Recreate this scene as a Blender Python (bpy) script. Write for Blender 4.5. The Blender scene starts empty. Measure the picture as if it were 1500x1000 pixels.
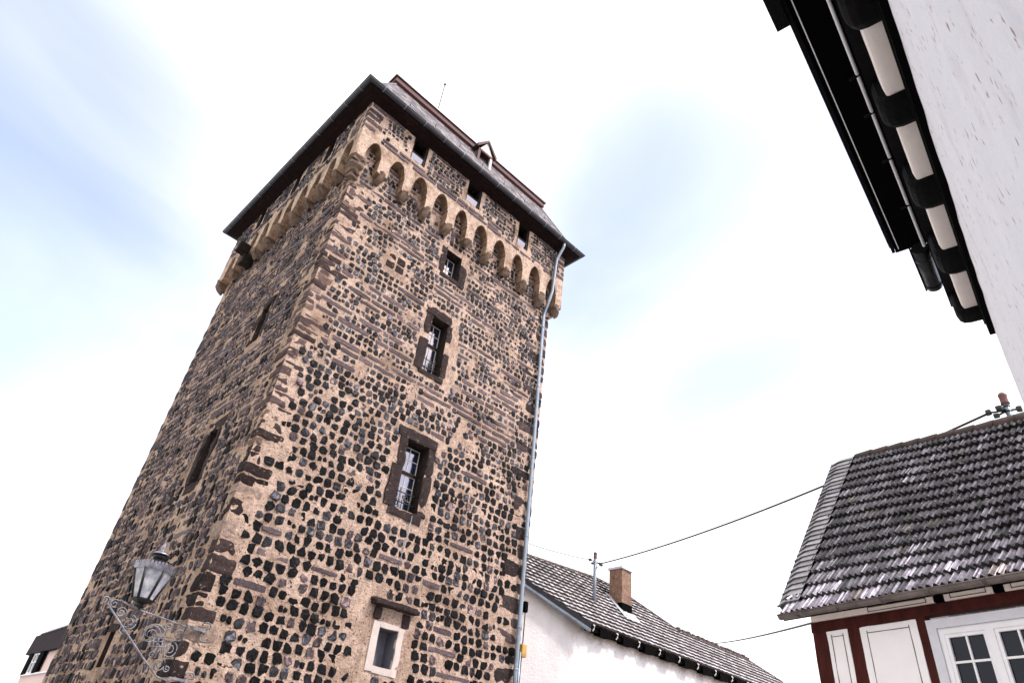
import bpy, math, random
from mathutils import Vector, noise, Matrix

random.seed(7)
C = bpy.context.scene.collection
R = math.radians

# ------------------------------------------------------------------ camera, sky, sun, exposure
# heights are measured from the camera (eye level); the ground lies 1.6 m below
GROUND = -1.6
cam_d = bpy.data.cameras.new('camera')
cam = bpy.data.objects.new('camera', cam_d)
C.objects.link(cam)
bpy.context.scene.camera = cam
yaw, pit, rol = 0.7158, 0.6185, 0.1243
fw = Vector((math.sin(yaw) * math.cos(pit), math.cos(yaw) * math.cos(pit), math.sin(pit)))
rt = Vector((math.cos(yaw), -math.sin(yaw), 0))
up = rt.cross(fw)
rt2 = math.cos(rol) * rt + math.sin(rol) * up
up2 = -math.sin(rol) * rt + math.cos(rol) * up
m = Matrix((rt2, up2, -fw)).transposed().to_4x4()
m.translation = Vector((-4.2999, -12.4291, 0))
cam.matrix_world = m
cam_d.sensor_width = 36
cam_d.lens = 948.53 / 1500 * 36
cam_d.clip_start = 0.02
cam_d.clip_end = 3000

SUN_EL, SUN_AZ = R(52), R(150)      # azimuth from +Y towards +X
w = bpy.data.worlds.new('World')
bpy.context.scene.world = w
w.use_nodes = True
nt = w.node_tree
nt.nodes.clear()


def nd(t, kind, **kw):
    n = t.nodes.new(kind)
    for k, v in kw.items():
        if isinstance(k, str) and k.startswith('i_'):
            n.inputs[k[2:]].default_value = v
        else:
            setattr(n, k, v)
    return n


sky = nd(nt, 'ShaderNodeTexSky')
sky.sky_type = 'NISHITA'
sky.sun_disc = False
sky.sun_elevation = SUN_EL
sky.sun_rotation = SUN_AZ
sky.air_density = 1.0
sky.dust_density = 2.0
GAPS = [(-0.198, 0.869, 0.453, 0.80, 0.985, 0.41), (0.65, 0.369, 0.665, 0.895, 0.992, 0.35), (0.45, -0.67, 0.58, 0.62, 0.92, 0.62)]  # last gap is unseen, added behind the camera so tower panes reflect blue
tcw = nd(nt, 'ShaderNodeTexCoord')
mpw = nd(nt, 'ShaderNodeMapping')
mpw.inputs['Scale'].default_value = (1.0, 1.0, 1.6)
mpw.inputs['Location'].default_value = (0.35, 0.1, 0.0)
nzw = nd(nt, 'ShaderNodeTexNoise')
nzw.inputs['Scale'].default_value = 1.7
nzw.inputs['Detail'].default_value = 6
nzw.inputs['Roughness'].default_value = 0.46
nzw.inputs['Distortion'].default_value = 0.5
L = nt.links.new
nrm_w = nd(nt, 'ShaderNodeVectorMath', operation='NORMALIZE')
L(tcw.outputs['Generated'], nrm_w.inputs[0])
total = None
# gaps in the cloud: direction, cosine where the gap begins, cosine of its core, depth
for (hx, hy, hz, c0, c1, dep) in GAPS:
    dt = nd(nt, 'ShaderNodeVectorMath', operation='DOT_PRODUCT')
    L(nrm_w.outputs[0], dt.inputs[0])
    dt.inputs[1].default_value = Vector((hx, hy, hz)).normalized()
    mr_ = nd(nt, 'ShaderNodeMapRange', interpolation_type='SMOOTHSTEP')
    mr_.inputs[1].default_value, mr_.inputs[2].default_value = c0, c1
    mr_.inputs[3].default_value, mr_.inputs[4].default_value = 0.0, dep
    L(dt.outputs['Value'], mr_.inputs[0])
    if total is None:
        total = mr_.outputs[0]
    else:
        ad_ = nd(nt, 'ShaderNodeMath', operation='ADD')
        L(total, ad_.inputs[0])
        L(mr_.outputs[0], ad_.inputs[1])
        total = ad_.outputs[0]
sb_ = nd(nt, 'ShaderNodeMath', operation='SUBTRACT')
soft = nd(nt, 'ShaderNodeMapRange')
soft.inputs[1].default_value, soft.inputs[2].default_value = 0.2, 0.8
soft.inputs[3].default_value, soft.inputs[4].default_value = 0.36, 0.64
L(nzw.outputs['Fac'], soft.inputs[0])
L(soft.outputs[0], sb_.inputs[0])
L(total, sb_.inputs[1])
rpw = nd(nt, 'ShaderNodeMapRange', interpolation_type='SMOOTHSTEP')
rpw.inputs[1].default_value, rpw.inputs[2].default_value = 0.02, 0.40
rpw.inputs[3].default_value = 0.12
mxw = nd(nt, 'ShaderNodeMix', data_type='RGBA')
brt = nd(nt, 'ShaderNodeMix', data_type='RGBA', blend_type='MULTIPLY')
brt.inputs[0].default_value = 1.0
brt.inputs[7].default_value = (2.9, 2.6, 2.75, 1)
bgw = nd(nt, 'ShaderNodeBackground')
bgw.inputs['Strength'].default_value = 0.105
ouw = nd(nt, 'ShaderNodeOutputWorld')
L(tcw.outputs['Generated'], mpw.inputs['Vector'])
L(mpw.outputs[0], nzw.inputs['Vector'])
L(sb_.outputs[0], rpw.inputs[0])
L(rpw.outputs[0], mxw.inputs[0])
L(sky.outputs[0], brt.inputs[6])
L(brt.outputs[2], mxw.inputs[6])
mxw.inputs[7].default_value = (12.5, 12.4, 12.5, 1)   # bright thin cloud
L(mxw.outputs[2], bgw.inputs[0])
L(bgw.outputs[0], ouw.inputs[0])

sun_d = bpy.data.lights.new('sun', 'SUN')
sun = bpy.data.objects.new('sun', sun_d)
C.objects.link(sun)
sun_d.energy = 2.5
sun_d.angle = R(6)
sun_d.color = (1.0, 0.95, 0.88)
sdir = Vector((math.sin(SUN_AZ) * math.cos(SUN_EL), math.cos(SUN_AZ) * math.cos(SUN_EL), math.sin(SUN_EL)))
sun.rotation_euler = sdir.to_track_quat('Z', 'Y').to_euler()

vs = bpy.context.scene.view_settings
vs.view_transform = 'Standard'
vs.look = 'None'
vs.exposure = 0.42
vs.gamma = 1.0

# ------------------------------------------------------------------ materials


def mat(name, base, rough=0.8, var=0.25, scale=3.0, bump=0.0, bscale=40.0, metal=0.0, attr=False, tint=None,
        tint_scale=1.2, tint_amt=(0.45, 0.7), spec=0.5, bdist=0.02, speck=None, ior=None, stretch=None):
    """Procedural material: base colour with noise variation, optional stain colour, specks and bump."""
    mt = bpy.data.materials.new(name)
    mt.use_nodes = True
    t = mt.node_tree
    b = t.nodes['Principled BSDF']
    b.inputs['Roughness'].default_value = rough
    b.inputs['Metallic'].default_value = metal
    b.inputs['Specular IOR Level'].default_value = spec
    if ior:
        b.inputs['IOR'].default_value = ior
    tc = nd(t, 'ShaderNodeTexCoord')
    mp = nd(t, 'ShaderNodeMapping')
    if stretch:
        mp.inputs['Scale'].default_value = stretch
    t.links.new(tc.outputs['Object'], mp.inputs['Vector'])
    V = mp.outputs[0]
    n = nd(t, 'ShaderNodeTexNoise')
    n.inputs['Scale'].default_value = scale
    n.inputs['Detail'].default_value = 6
    n.inputs['Roughness'].default_value = 0.65
    t.links.new(V, n.inputs['Vector'])
    mr = nd(t, 'ShaderNodeMapRange')
    mr.inputs[1].default_value = 0.25
    mr.inputs[2].default_value = 0.75
    mr.inputs[3].default_value = 1 - var
    mr.inputs[4].default_value = 1 + var
    t.links.new(n.outputs['Fac'], mr.inputs[0])
    mu = nd(t, 'ShaderNodeMix', data_type='RGBA', blend_type='MULTIPLY')
    mu.inputs[0].default_value = 1
    if attr:
        at = nd(t, 'ShaderNodeAttribute')
        at.attribute_name = 'tone'
        t.links.new(at.outputs['Color'], mu.inputs[6])
    else:
        mu.inputs[6].default_value = (*base, 1)
    t.links.new(mr.outputs[0], mu.inputs[7])
    col = mu.outputs[2]
    if tint:
        n2 = nd(t, 'ShaderNodeTexNoise')
        n2.inputs['Scale'].default_value = tint_scale
        n2.inputs['Detail'].default_value = 8
        n2.inputs['Roughness'].default_value = 0.7
        t.links.new(V, n2.inputs['Vector'])
        r2 = nd(t, 'ShaderNodeMapRange')
        r2.inputs[1].default_value = tint_amt[0]
        r2.inputs[2].default_value = tint_amt[1]
        t.links.new(n2.outputs['Fac'], r2.inputs[0])
        mx = nd(t, 'ShaderNodeMix', data_type='RGBA')
        t.links.new(r2.outputs[0], mx.inputs[0])
        t.links.new(col, mx.inputs[6])
        mx.inputs[7].default_value = (*tint, 1)
        col = mx.outputs[2]
    if speck:
        scol, sscale, s0, s1 = speck
        n3 = nd(t, 'ShaderNodeTexNoise')
        n3.inputs['Scale'].default_value = sscale
        n3.inputs['Detail'].default_value = 3
        t.links.new(V, n3.inputs['Vector'])
        r3 = nd(t, 'ShaderNodeMapRange')
        r3.inputs[1].default_value = s0
        r3.inputs[2].default_value = s1
        t.links.new(n3.outputs['Fac'], r3.inputs[0])
        mx3 = nd(t, 'ShaderNodeMix', data_type='RGBA')
        t.links.new(r3.outputs[0], mx3.inputs[0])
        t.links.new(col, mx3.inputs[6])
        mx3.inputs[7].default_value = (*scol, 1)
        col = mx3.outputs[2]
    t.links.new(col, b.inputs['Base Color'])
    if bump:
        n4 = nd(t, 'ShaderNodeTexNoise')
        n4.inputs['Scale'].default_value = bscale
        n4.inputs['Detail'].default_value = 6
        n4.inputs['Roughness'].default_value = 0.7
        t.links.new(V, n4.inputs['Vector'])
        bp = nd(t, 'ShaderNodeBump')
        bp.inputs['Strength'].default_value = bump
        bp.inputs['Distance'].default_value = bdist
        t.links.new(n4.outputs['Fac'], bp.inputs['Height'])
        t.links.new(bp.outputs[0], b.inputs['Normal'])
    return mt


M = {}
M['mortar'] = mat('mortar', (0.60, 0.445, 0.345), 0.95, 0.45, 9, 1.0, 26, tint=(0.22, 0.13, 0.082), tint_scale=1.0,
                  tint_amt=(0.46, 0.74), bdist=0.08, speck=((0.10, 0.065, 0.05), 22, 0.575, 0.67), spec=0.2)
M['mortar_left'] = mat('mortar_left', (0.58, 0.415, 0.30), 0.95, 0.45, 8, 1.0, 24, tint=(0.15, 0.09, 0.06), tint_scale=1.0,
                  tint_amt=(0.44, 0.72), bdist=0.08, speck=((0.08, 0.055, 0.045), 20, 0.56, 0.66), spec=0.2)  # left-face mortar, slightly darker and browner than the front
M['plaster'] = mat('plaster', (0.62, 0.475, 0.37), 0.95, 0.34, 8, 1.0, 30, tint=(0.26, 0.155, 0.095), tint_scale=1.9,
                   tint_amt=(0.45, 0.68), bdist=0.06, spec=0.2, speck=((0.14, 0.09, 0.065), 18, 0.59, 0.70))
M['stone'] = mat('stone', (0.02, 0.02, 0.02), 0.55, 0.55, 16, 1.0, 24, attr=True, bdist=0.05, spec=0.10)
M['quoin'] = mat('quoin', (0.1, 0.1, 0.1), 0.9, 0.55, 9, 1.0, 24, attr=True, bdist=0.05, spec=0.1,
                 speck=((0.34, 0.25, 0.19), 14, 0.63, 0.74))
M['corbel'] = mat('corbel_stone', (0.20, 0.135, 0.095), 0.95, 0.45, 7, 1.0, 30, tint=(0.05, 0.035, 0.03), tint_scale=5,
                  tint_amt=(0.48, 0.66), bdist=0.04)
M['surround'] = mat('surround_stone', (0.034, 0.023, 0.021), 0.9, 0.5, 8, 1.0, 24, bdist=0.05,
                    speck=((0.20, 0.14, 0.115), 13, 0.63, 0.74), spec=0.2)
M['whitewash'] = mat('whitewash', (0.50, 0.44, 0.395), 0.95, 0.12, 6, 0.5, 50, bdist=0.01)
M['grey_boards'] = mat('grey_interior', (0.13, 0.13, 0.15), 0.8, 0.2, 6)
M['void'] = mat('dark_room', (0.002, 0.0018, 0.0018), 0.95, 0.2, 5, spec=0.0)
M['glass'] = mat('window_glass', (0.010, 0.018, 0.040), 0.03, 0.2, 2, 0.10, 4, spec=0.9, ior=2.0, bdist=0.03)
M['house_glass'] = mat('house_glass', (0.006, 0.008, 0.016), 0.05, 0.2, 2, 0.05, 3, spec=0.35, ior=1.4, bdist=0.02)
M['dark_wood'] = mat('dark_oak', (0.012, 0.007, 0.005), 0.75, 0.4, 12, 0.4, 30, spec=0.2)
M['intrados'] = mat('brown_intrados', (0.38, 0.25, 0.165), 0.95, 0.4, 7, 1.0, 28, tint=(0.12, 0.075, 0.05), tint_scale=4,
                    tint_amt=(0.46, 0.68), bdist=0.05, spec=0.2)  # arch jambs and soffits, browner and darker than the plaster
M['bar'] = mat('pale_glazing_bar', (0.55, 0.49, 0.45), 0.7, 0.2, 15)
M['iron'] = mat('dark_iron', (0.012, 0.012, 0.013), 0.5, 0.4, 20, 0.3, 60)
M['zinc_dark'] = mat('dark_zinc', (0.05, 0.05, 0.058), 0.42, 0.3, 4, 0.1, 20, metal=0.7)
M['zinc'] = mat('pale_zinc', (0.25, 0.305, 0.36), 0.42, 0.2, 5, 0.15, 20, metal=0.55, tint=(0.20, 0.21, 0.22), tint_scale=3)
M['soffit'] = mat('brown_boards', (0.012, 0.006, 0.0055), 0.85, 0.5, 6, 0.5, 20, tint=(0.06, 0.028, 0.019), tint_scale=2.5,
                  tint_amt=(0.58, 0.8), spec=0.1)
M['red_boards'] = mat('red_boards', (0.058, 0.013, 0.012), 0.7, 0.35, 5, 0.3, 20)
M['slate'] = mat('slate_tone', (0.1, 0.1, 0.1), 0.55, 0.35, 10, 0.5, 30, attr=True, bdist=0.01)
M['tile'] = mat('roof_tile', (0.1, 0.1, 0.1), 0.38, 0.6, 14, 0.7, 30, attr=True, bdist=0.015,
                speck=((0.50, 0.48, 0.49), 18, 0.60, 0.74), spec=0.6)
M['ridge_tile'] = mat('ridge_tile', (0.085, 0.052, 0.045), 0.85, 0.5, 8, 0.8, 25, tint=(0.05, 0.048, 0.046), tint_scale=5, tint_amt=(0.4, 0.6))
M['white_render'] = mat('white_render', (0.78, 0.74, 0.71), 0.95, 0.05, 2, 0.35, 26, bdist=0.02)
M['roughcast'] = mat('roughcast', (0.85, 0.83, 0.84), 0.95, 0.05, 3, 0.9, 38, bdist=0.012, tint=(0.66, 0.61, 0.60), tint_scale=3.5, tint_amt=(0.55, 0.8), stretch=(1.0, 1.0, 0.45),
                     speck=((0.42, 0.27, 0.23), 30, 0.635, 0.70))
M['black_paint'] = mat('black_paint', (0.0025, 0.0022, 0.0024), 0.7, 0.5, 12, 0.5, 30, spec=0.10, tint=(0.02, 0.018, 0.018), tint_scale=8, tint_amt=(0.62, 0.85))
M['black_matt'] = mat('black_matt', (0.0012, 0.001, 0.0012), 0.9, 0.4, 8, spec=0.05)
M['panel_cream'] = mat('cream_boards', (0.86, 0.78, 0.71), 0.7, 0.06, 5, 0.15, 30, stretch=(2, 8, 2))
M['beam_red'] = mat('oxblood_timber', (0.055, 0.0105, 0.0075), 0.85, 0.5, 9, 0.7, 26, spec=0.2, tint=(0.035, 0.010, 0.008), tint_scale=5, tint_amt=(0.5, 0.75), stretch=(1, 1, 0.25))
M['infill'] = mat('white_infill', (0.86, 0.83, 0.82), 0.9, 0.04, 3, 0.15, 40, bdist=0.008)
M['line'] = mat('dark_line_paint', (0.10, 0.075, 0.065), 0.9, 0.3, 9)
M['white_paint'] = mat('white_paint', (0.80, 0.79, 0.80), 0.5, 0.04, 8, 0.08, 25)
M['grey_paint'] = mat('grey_white_paint', (0.60, 0.60, 0.64), 0.55, 0.08, 8, 0.1, 25)
M['gutter'] = mat('weathered_gutter', (0.17, 0.14, 0.125), 0.5, 0.3, 5, 0.15, 25, metal=0.4, tint=(0.08, 0.062, 0.055), tint_scale=3)
M['chimney'] = mat('chimney_render', (0.25, 0.155, 0.105), 0.95, 0.4, 8, 0.8, 40, tint=(0.10, 0.055, 0.035), tint_scale=5,
                   bdist=0.03, speck=((0.05, 0.03, 0.025), 22, 0.60, 0.68))
M['lead'] = mat('lead_sheet', (0.50, 0.52, 0.55), 0.5, 0.15, 6, 0.2, 15, metal=0.5)
M['terracotta_cap'] = mat('red_cap', (0.13, 0.05, 0.045), 0.6, 0.2, 8)
M['cable'] = mat('cable_black', (0.012, 0.012, 0.016), 0.6, 0.2, 5)
M['steel'] = mat('forged_steel', (0.23, 0.225, 0.25), 0.42, 0.6, 18, 0.4, 40, metal=0.3, tint=(0.03, 0.028, 0.028), tint_scale=9,
                 tint_amt=(0.48, 0.62))
M['lamp_black'] = mat('lamp_enamel', (0.008, 0.008, 0.009), 0.4, 0.3, 14, 0.15, 40, spec=0.35)
M['lamp_rim'] = mat('lamp_rim_metal', (0.30, 0.29, 0.33), 0.35, 0.5, 16, 0.2, 30, metal=0.7, tint=(0.06, 0.06, 0.065), tint_scale=11)
M['yellow'] = mat('yellow_box', (0.40, 0.24, 0.045), 0.55, 0.25, 9)
M['fibre'] = mat('brown_fibre_cement', (0.034, 0.024, 0.028), 0.85, 0.2, 4, 0.2, 20, spec=0.1)
M['pink'] = mat('pink_render', (0.72, 0.55, 0.49), 0.95, 0.05, 3, 0.2, 40)
M['shutter'] = mat('black_shutter', (0.002, 0.002, 0.002), 0.8, 0.2, 8, spec=0.03)
M['cobbles'] = mat('cobbles', (0.33, 0.325, 0.325), 0.9, 0.3, 4, 0.5, 14)
M['earth'] = mat('earth', (0.22, 0.20, 0.17), 0.95, 0.3, 0.3)
M['paving'] = mat('paving', (0.35, 0.345, 0.345), 0.9, 0.25, 3, 0.5, 20)


def lamp_glass():
    mt = bpy.data.materials.new('lantern_glass')
    mt.use_nodes = True
    t = mt.node_tree
    b = t.nodes['Principled BSDF']
    n = nd(t, 'ShaderNodeTexNoise')
    n.inputs['Scale'].default_value = 9
    tc = nd(t, 'ShaderNodeTexCoord')
    t.links.new(tc.outputs['Object'], n.inputs['Vector'])
    cr = nd(t, 'ShaderNodeValToRGB')
    cr.color_ramp.elements[0].position = 0.38
    cr.color_ramp.elements[0].color = (0.34, 0.36, 0.40, 1)
    cr.color_ramp.elements[1].position = 0.68
    cr.color_ramp.elements[1].color = (0.70, 0.69, 0.70, 1)
    t.links.new(n.outputs['Fac'], cr.inputs[0])
    t.links.new(cr.outputs[0], b.inputs['Base Color'])
    b.inputs['Roughness'].default_value = 0.15
    b.inputs['Transmission Weight'].default_value = 0.3
    return mt


M['lamp_glass'] = lamp_glass()


def stained_render():
    """White render with brown damp stains that hang below the rafter ends of the behind-tower house."""
    mt = mat('damp_render', (0.63, 0.615, 0.605), 0.95, 0.10, 1.6, 0.6, 12, bdist=0.05)
    t = mt.node_tree
    b = t.nodes['Principled BSDF']
    src = b.inputs['Base Color'].links[0].from_socket
    tc = nd(t, 'ShaderNodeTexCoord')
    sx = nd(t, 'ShaderNodeSeparateXYZ')
    t.links.new(tc.outputs['Object'], sx.inputs[0])
    n = nd(t, 'ShaderNodeTexNoise')
    n.inputs['Scale'].default_value = 5.0
    n.inputs['Detail'].default_value = 9
    n.inputs['Roughness'].default_value = 0.8
    t.links.new(tc.outputs['Object'], n.inputs['Vector'])
    n5 = nd(t, 'ShaderNodeTexNoise')
    n5.inputs['Scale'].default_value = 0.8
    t.links.new(tc.outputs['Object'], n5.inputs['Vector'])
    zz = nd(t, 'ShaderNodeMapRange')          # height just below the eave
    zz.inputs[1].default_value = 4.05
    zz.inputs[2].default_value = 5.1
    t.links.new(sx.outputs['Z'], zz.inputs[0])
    ad = nd(t, 'ShaderNodeMath', operation='ADD')
    t.links.new(zz.outputs[0], ad.inputs[0])
    t.links.new(n.outputs['Fac'], ad.inputs[1])
    xr = nd(t, 'ShaderNodeMapRange')
    xr.inputs[1].default_value = 12.0
    xr.inputs[2].default_value = 13.2
    t.links.new(sx.outputs['X'], xr.inputs[0])
    rr = nd(t, 'ShaderNodeMapRange')
    rr.inputs[1].default_value = 0.88
    rr.inputs[2].default_value = 1.30
    rr.inputs[4].default_value = 0.92
    t.links.new(ad.outputs[0], rr.inputs[0])
    mm = nd(t, 'ShaderNodeMath', operation='MULTIPLY')
    t.links.new(rr.outputs[0], mm.inputs[0])
    t.links.new(xr.outputs[0], mm.inputs[1])
    mx = nd(t, 'ShaderNodeMix', data_type='RGBA')
    t.links.new(mm.outputs[0], mx.inputs[0])
    t.links.new(src, mx.inputs[6])
    mx.inputs[7].default_value = (0.20, 0.125, 0.07, 1)
    t.links.new(mx.outputs[2], b.inputs['Base Color'])
    return mt


M['damp_render'] = stained_render()

# ------------------------------------------------------------------ mesh helpers


class MB:
    """Collects vertices and faces (with a material and a tone per face) for ONE mesh object."""

    def __init__(s):
        s.v, s.f, s.mi, s.tone, s.sm, s.mats = [], [], [], [], [], []

    def face(s, idx, mname, tone=(0.2, 0.2, 0.2), smooth=False):
        if mname not in s.mats:
            s.mats.append(mname)
        s.f.append(idx)
        s.mi.append(s.mats.index(mname))
        s.tone.append(tone)
        s.sm.append(smooth)

    def add(s, pts):
        i = len(s.v)
        s.v.extend([tuple(p) for p in pts])
        return i

    def quad(s, a, b, c, d, mname, tone=(0.2, 0.2, 0.2)):
        i = s.add((a, b, c, d))
        s.face((i, i + 1, i + 2, i + 3), mname, tone)

    def poly(s, pts, mname, tone=(0.2, 0.2, 0.2)):
        i = s.add(pts)
        s.face(tuple(range(i, i + len(pts))), mname, tone)

    def hexa(s, p, mname, tone=(0.2, 0.2, 0.2)):
        """p: 8 corners, bottom ring 0-3 then top ring 4-7."""
        i = s.add(p)
        for q in ((3, 2, 1, 0), (4, 5, 6, 7), (0, 1, 5, 4), (1, 2, 6, 5), (2, 3, 7, 6), (3, 0, 4, 7)):
            s.face(tuple(i + k for k in q), mname, tone)

    def box(s, lo, hi, mname, tone=(0.2, 0.2, 0.2)):
        (a, b, c), (d, e, f) = lo, hi
        s.hexa(((a, b, c), (d, b, c), (d, e, c), (a, e, c), (a, b, f), (d, b, f), (d, e, f), (a, e, f)), mname, tone)

    def fbox(s, O, X, Y, Z, lo, hi, mname, tone=(0.2, 0.2, 0.2)):
        """Box in the frame (O; X, Y, Z)."""
        def P(x, y, z):
            return O + X * x + Y * y + Z * z
        (a, b, c), (d, e, f) = lo, hi
        s.hexa((P(a, b, c), P(d, b, c), P(d, e, c), P(a, e, c), P(a, b, f), P(d, b, f), P(d, e, f), P(a, e, f)), mname, tone)

    def rough(s, lo, hi, mname, tone=(0.2, 0.2, 0.2), amp=0.02, n=4, rnd=0.25, P=None, freq=5.0):
        """A stone block: a box with worn, rounded, uneven faces. P maps local to world."""
        lo, hi = Vector(lo), Vector(hi)
        c, hsz = (lo + hi) / 2, (hi - lo) / 2
        rr = min(hsz) * rnd * 2
        for ax in range(3):
            for sg in (-1, 1):
                u, w_ = (ax + 1) % 3, (ax + 2) % 3
                base = len(s.v)
                for i in range(n + 1):
                    for j in range(n + 1):
                        q = Vector((0, 0, 0))
                        q[ax] = sg * hsz[ax]
                        q[u] = (2 * i / n - 1) * hsz[u]
                        q[w_] = (2 * j / n - 1) * hsz[w_]
                        inn = Vector([max(-(hsz[k] - rr), min(hsz[k] - rr, q[k])) for k in range(3)])
                        dlt = q - inn
                        if dlt.length > rr > 0:
                            q = inn + dlt.normalized() * rr
                        q = q + c
                        q = q + noise.noise_vector(q * freq) * amp
                        s.v.append(tuple(P(q) if P else q))
                for i in range(n):
                    for j in range(n):
                        a = base + i * (n + 1) + j
                        idx = (a, a + n + 1, a + n + 2, a + 1)
                        s.face(idx if sg > 0 else idx[::-1], mname, tone, True)

    def tube(s, pts, r, mname, n=8, cap=True, tone=(0.2, 0.2, 0.2), r2=None):
        pts = [Vector(p) for p in pts]
        rings = []
        ref = Vector((0, 0, 1))
        for k, p in enumerate(pts):
            d = (pts[min(k + 1, len(pts) - 1)] - pts[max(k - 1, 0)]).normalized()
            a = d.cross(ref)
            if a.length < 0.05:
                a = d.cross(Vector((1, 0, 0)))
            a.normalize()
            b = d.cross(a)
            rk = r if r2 is None else r + (r2 - r) * k / (len(pts) - 1)
            rings.append(s.add([p + a * rk * math.cos(2 * math.pi * q / n) + b * rk * math.sin(2 * math.pi * q / n) for q in range(n)]))
        for k in range(len(pts) - 1):
            for q in range(n):
                s.face((rings[k] + q, rings[k] + (q + 1) % n, rings[k + 1] + (q + 1) % n, rings[k + 1] + q), mname, tone, True)
        if cap:
            s.face(tuple(rings[0] + q for q in range(n))[::-1], mname, tone)
            s.face(tuple(rings[-1] + q for q in range(n)), mname, tone)

    def lathe(s, O, prof, mname, n=16, ph=0.0, smooth=True, tone=(0.2, 0.2, 0.2)):
        rings = [s.add([(O[0] + r * math.cos(2 * math.pi * q / n + ph), O[1] + r * math.sin(2 * math.pi * q / n + ph), O[2] + z) for q in range(n)]) for r, z in prof]
        for k in range(len(rings) - 1):
            for q in range(n):
                s.face((rings[k] + q, rings[k] + (q + 1) % n, rings[k + 1] + (q + 1) % n, rings[k + 1] + q), mname, tone, smooth)
        s.face(tuple(rings[0] + q for q in range(n))[::-1], mname, tone)
        s.face(tuple(rings[-1] + q for q in range(n)), mname, tone)

    def build(s, name, parent=None):
        me = bpy.data.meshes.new(name)
        me.from_pydata(s.v, [], s.f)
        for k in s.mats:
            me.materials.append(M[k])
        me.polygons.foreach_set('material_index', s.mi)
        me.polygons.foreach_set('use_smooth', s.sm)
        at = me.attributes.new('tone', 'FLOAT_COLOR', 'FACE')
        at.data.foreach_set('color', [x for t in s.tone for x in (t[0], t[1], t[2], 1.0)])
        me.update()
        o = bpy.data.objects.new(name, me)
        C.objects.link(o)
        if parent:
            o.parent = parent
            if parent.type == 'EMPTY':
                o.matrix_parent_inverse = Matrix.Translation(parent.location).inverted()
        return o


def tag(o, label, cat, group=None, kind=None):
    if label:
        o['label'] = label
    if cat:
        o['category'] = cat
    if group:
        o['group'] = group
    if kind:
        o['kind'] = kind
    return o


def thing(name, loc, label, cat, group=None):
    o = bpy.data.objects.new(name, None)
    C.objects.link(o)
    o.location = loc
    return tag(o, label, cat, group)


U = random.uniform

# ------------------------------------------------------------------ ground
g = MB()
g.quad((-600, -600, GROUND - 0.004), (600, -600, GROUND - 0.004), (600, 600, GROUND - 0.004), (-600, 600, GROUND - 0.004), 'earth')
tag(g.build('ground'), None, None, kind='structure')
g = MB()
g.quad((-40, -11.3, GROUND), (60, -11.3, GROUND), (60, -1.2, GROUND), (-40, -1.2, GROUND), 'cobbles')
tag(g.build('road'), None, None, kind='structure')
g = MB()
g.box((-40, -1.2, GROUND - .1), (60, 30, GROUND + 0.12), 'paving')
tag(g.build('pavement'), None, None, kind='structure')

# ------------------------------------------------------------------ the tower
TW, TD = 8.0, 8.25
tower = thing('stone_tower', (TW / 2, TD / 2, GROUND),
              'tall square stone tower with arched frieze and steep slate roof', 'tower')
Ztop = 16.45


def FP(u, z, h=0.0):      # front face: h is how far it stands out of the wall
    return Vector((u, -h, z))


def LP(u, z, h=0.0):      # left face
    return Vector((-h, u, z))


# holes (u0, u1, z0, z1) and zones where no rubble is laid
FH = [(3.55, 4.22, 5.32, 7.05), (3.50, 4.08, 9.08, 10.85), (3.50, 4.08, 12.50, 13.42), (3.84, 4.32, 2.03, 2.77)]
FX = [(3.27, 4.42, 5.05, 7.30), (3.22, 4.42, 8.95, 11.12), (3.30, 4.35, 12.30, 13.5), (3.50, 4.68, 1.85, 3.34), (1.62, 2.30, 11.42, 12.02)]
LH = [(2.60, 3.12, 5.20, 6.55), (2.50, 2.95, 9.1, 10.3), (3.95, 4.3, 1.45, 2.15)]
LX = [(2.40, 3.40, 4.95, 6.85), (2.30, 3.15, 8.95, 10.55), (3.8, 4.45, 1.3, 2.3)]

wall = MB()


def wall_sheet(P, width, holes, flip, mname='mortar'):
    us = sorted(set([0.0, width] + [x for h in holes for x in h[:2]] + [i * 0.16 for i in range(1, int(width / 0.16))]))
    zs = sorted(set([GROUND - 0.2, Ztop] + [x for h in holes for x in h[2:]] + [GROUND + i * 0.16 for i in range(1, int((Ztop - GROUND) / 0.16))]))
    edge = set([0.0, width] + [x for h in holes for x in h[:2]])
    edz = set(x for h in holes for x in h[2:])
    idx = {}
    for i, u in enumerate(us):
        for j, z in enumerate(zs):
            hh = 0.0 if (u in edge or z in edz) else 0.035 * (noise.noise(Vector((u * 1.9, z * 1.9, 3 + width))) + noise.noise(Vector((u * 5, z * 5, 7 + width))) * 0.5)
            idx[i, j] = wall.add([P(u, z, hh)])
    for i in range(len(us) - 1):
        for j in range(len(zs) - 1):
            uc, zc = (us[i] + us[i + 1]) / 2, (zs[j] + zs[j + 1]) / 2
            if any(h[0] < uc < h[1] and h[2] < zc < h[3] for h in holes):
                continue
            q = (idx[i, j], idx[i + 1, j], idx[i + 1, j + 1], idx[i, j + 1])
            wall.face(q[::-1] if flip else q, mname, smooth=True)
    for (a, b, c, d) in holes:      # reveals of each opening
        dp = -0.42
        for (p, q) in (((a, c), (b, c)), ((b, c), (b, d)), ((b, d), (a, d)), ((a, d), (a, c))):
            wall.quad(P(*p, 0), P(*q, 0), P(*q, dp), P(*p, dp), 'surround' if d - c > 0.8 or P is LP else 'grey_boards')


wall_sheet(FP, TW, FH, False)
wall_sheet(LP, TD, LH, True, 'mortar_left')
wall.quad((TW, 0, GROUND), (TW, TD, GROUND), (TW, TD, Ztop), (TW, 0, Ztop), 'mortar')
wall.quad((TW, TD, GROUND), (0, TD, GROUND), (0, TD, Ztop), (TW, TD, Ztop), 'mortar')


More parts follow.
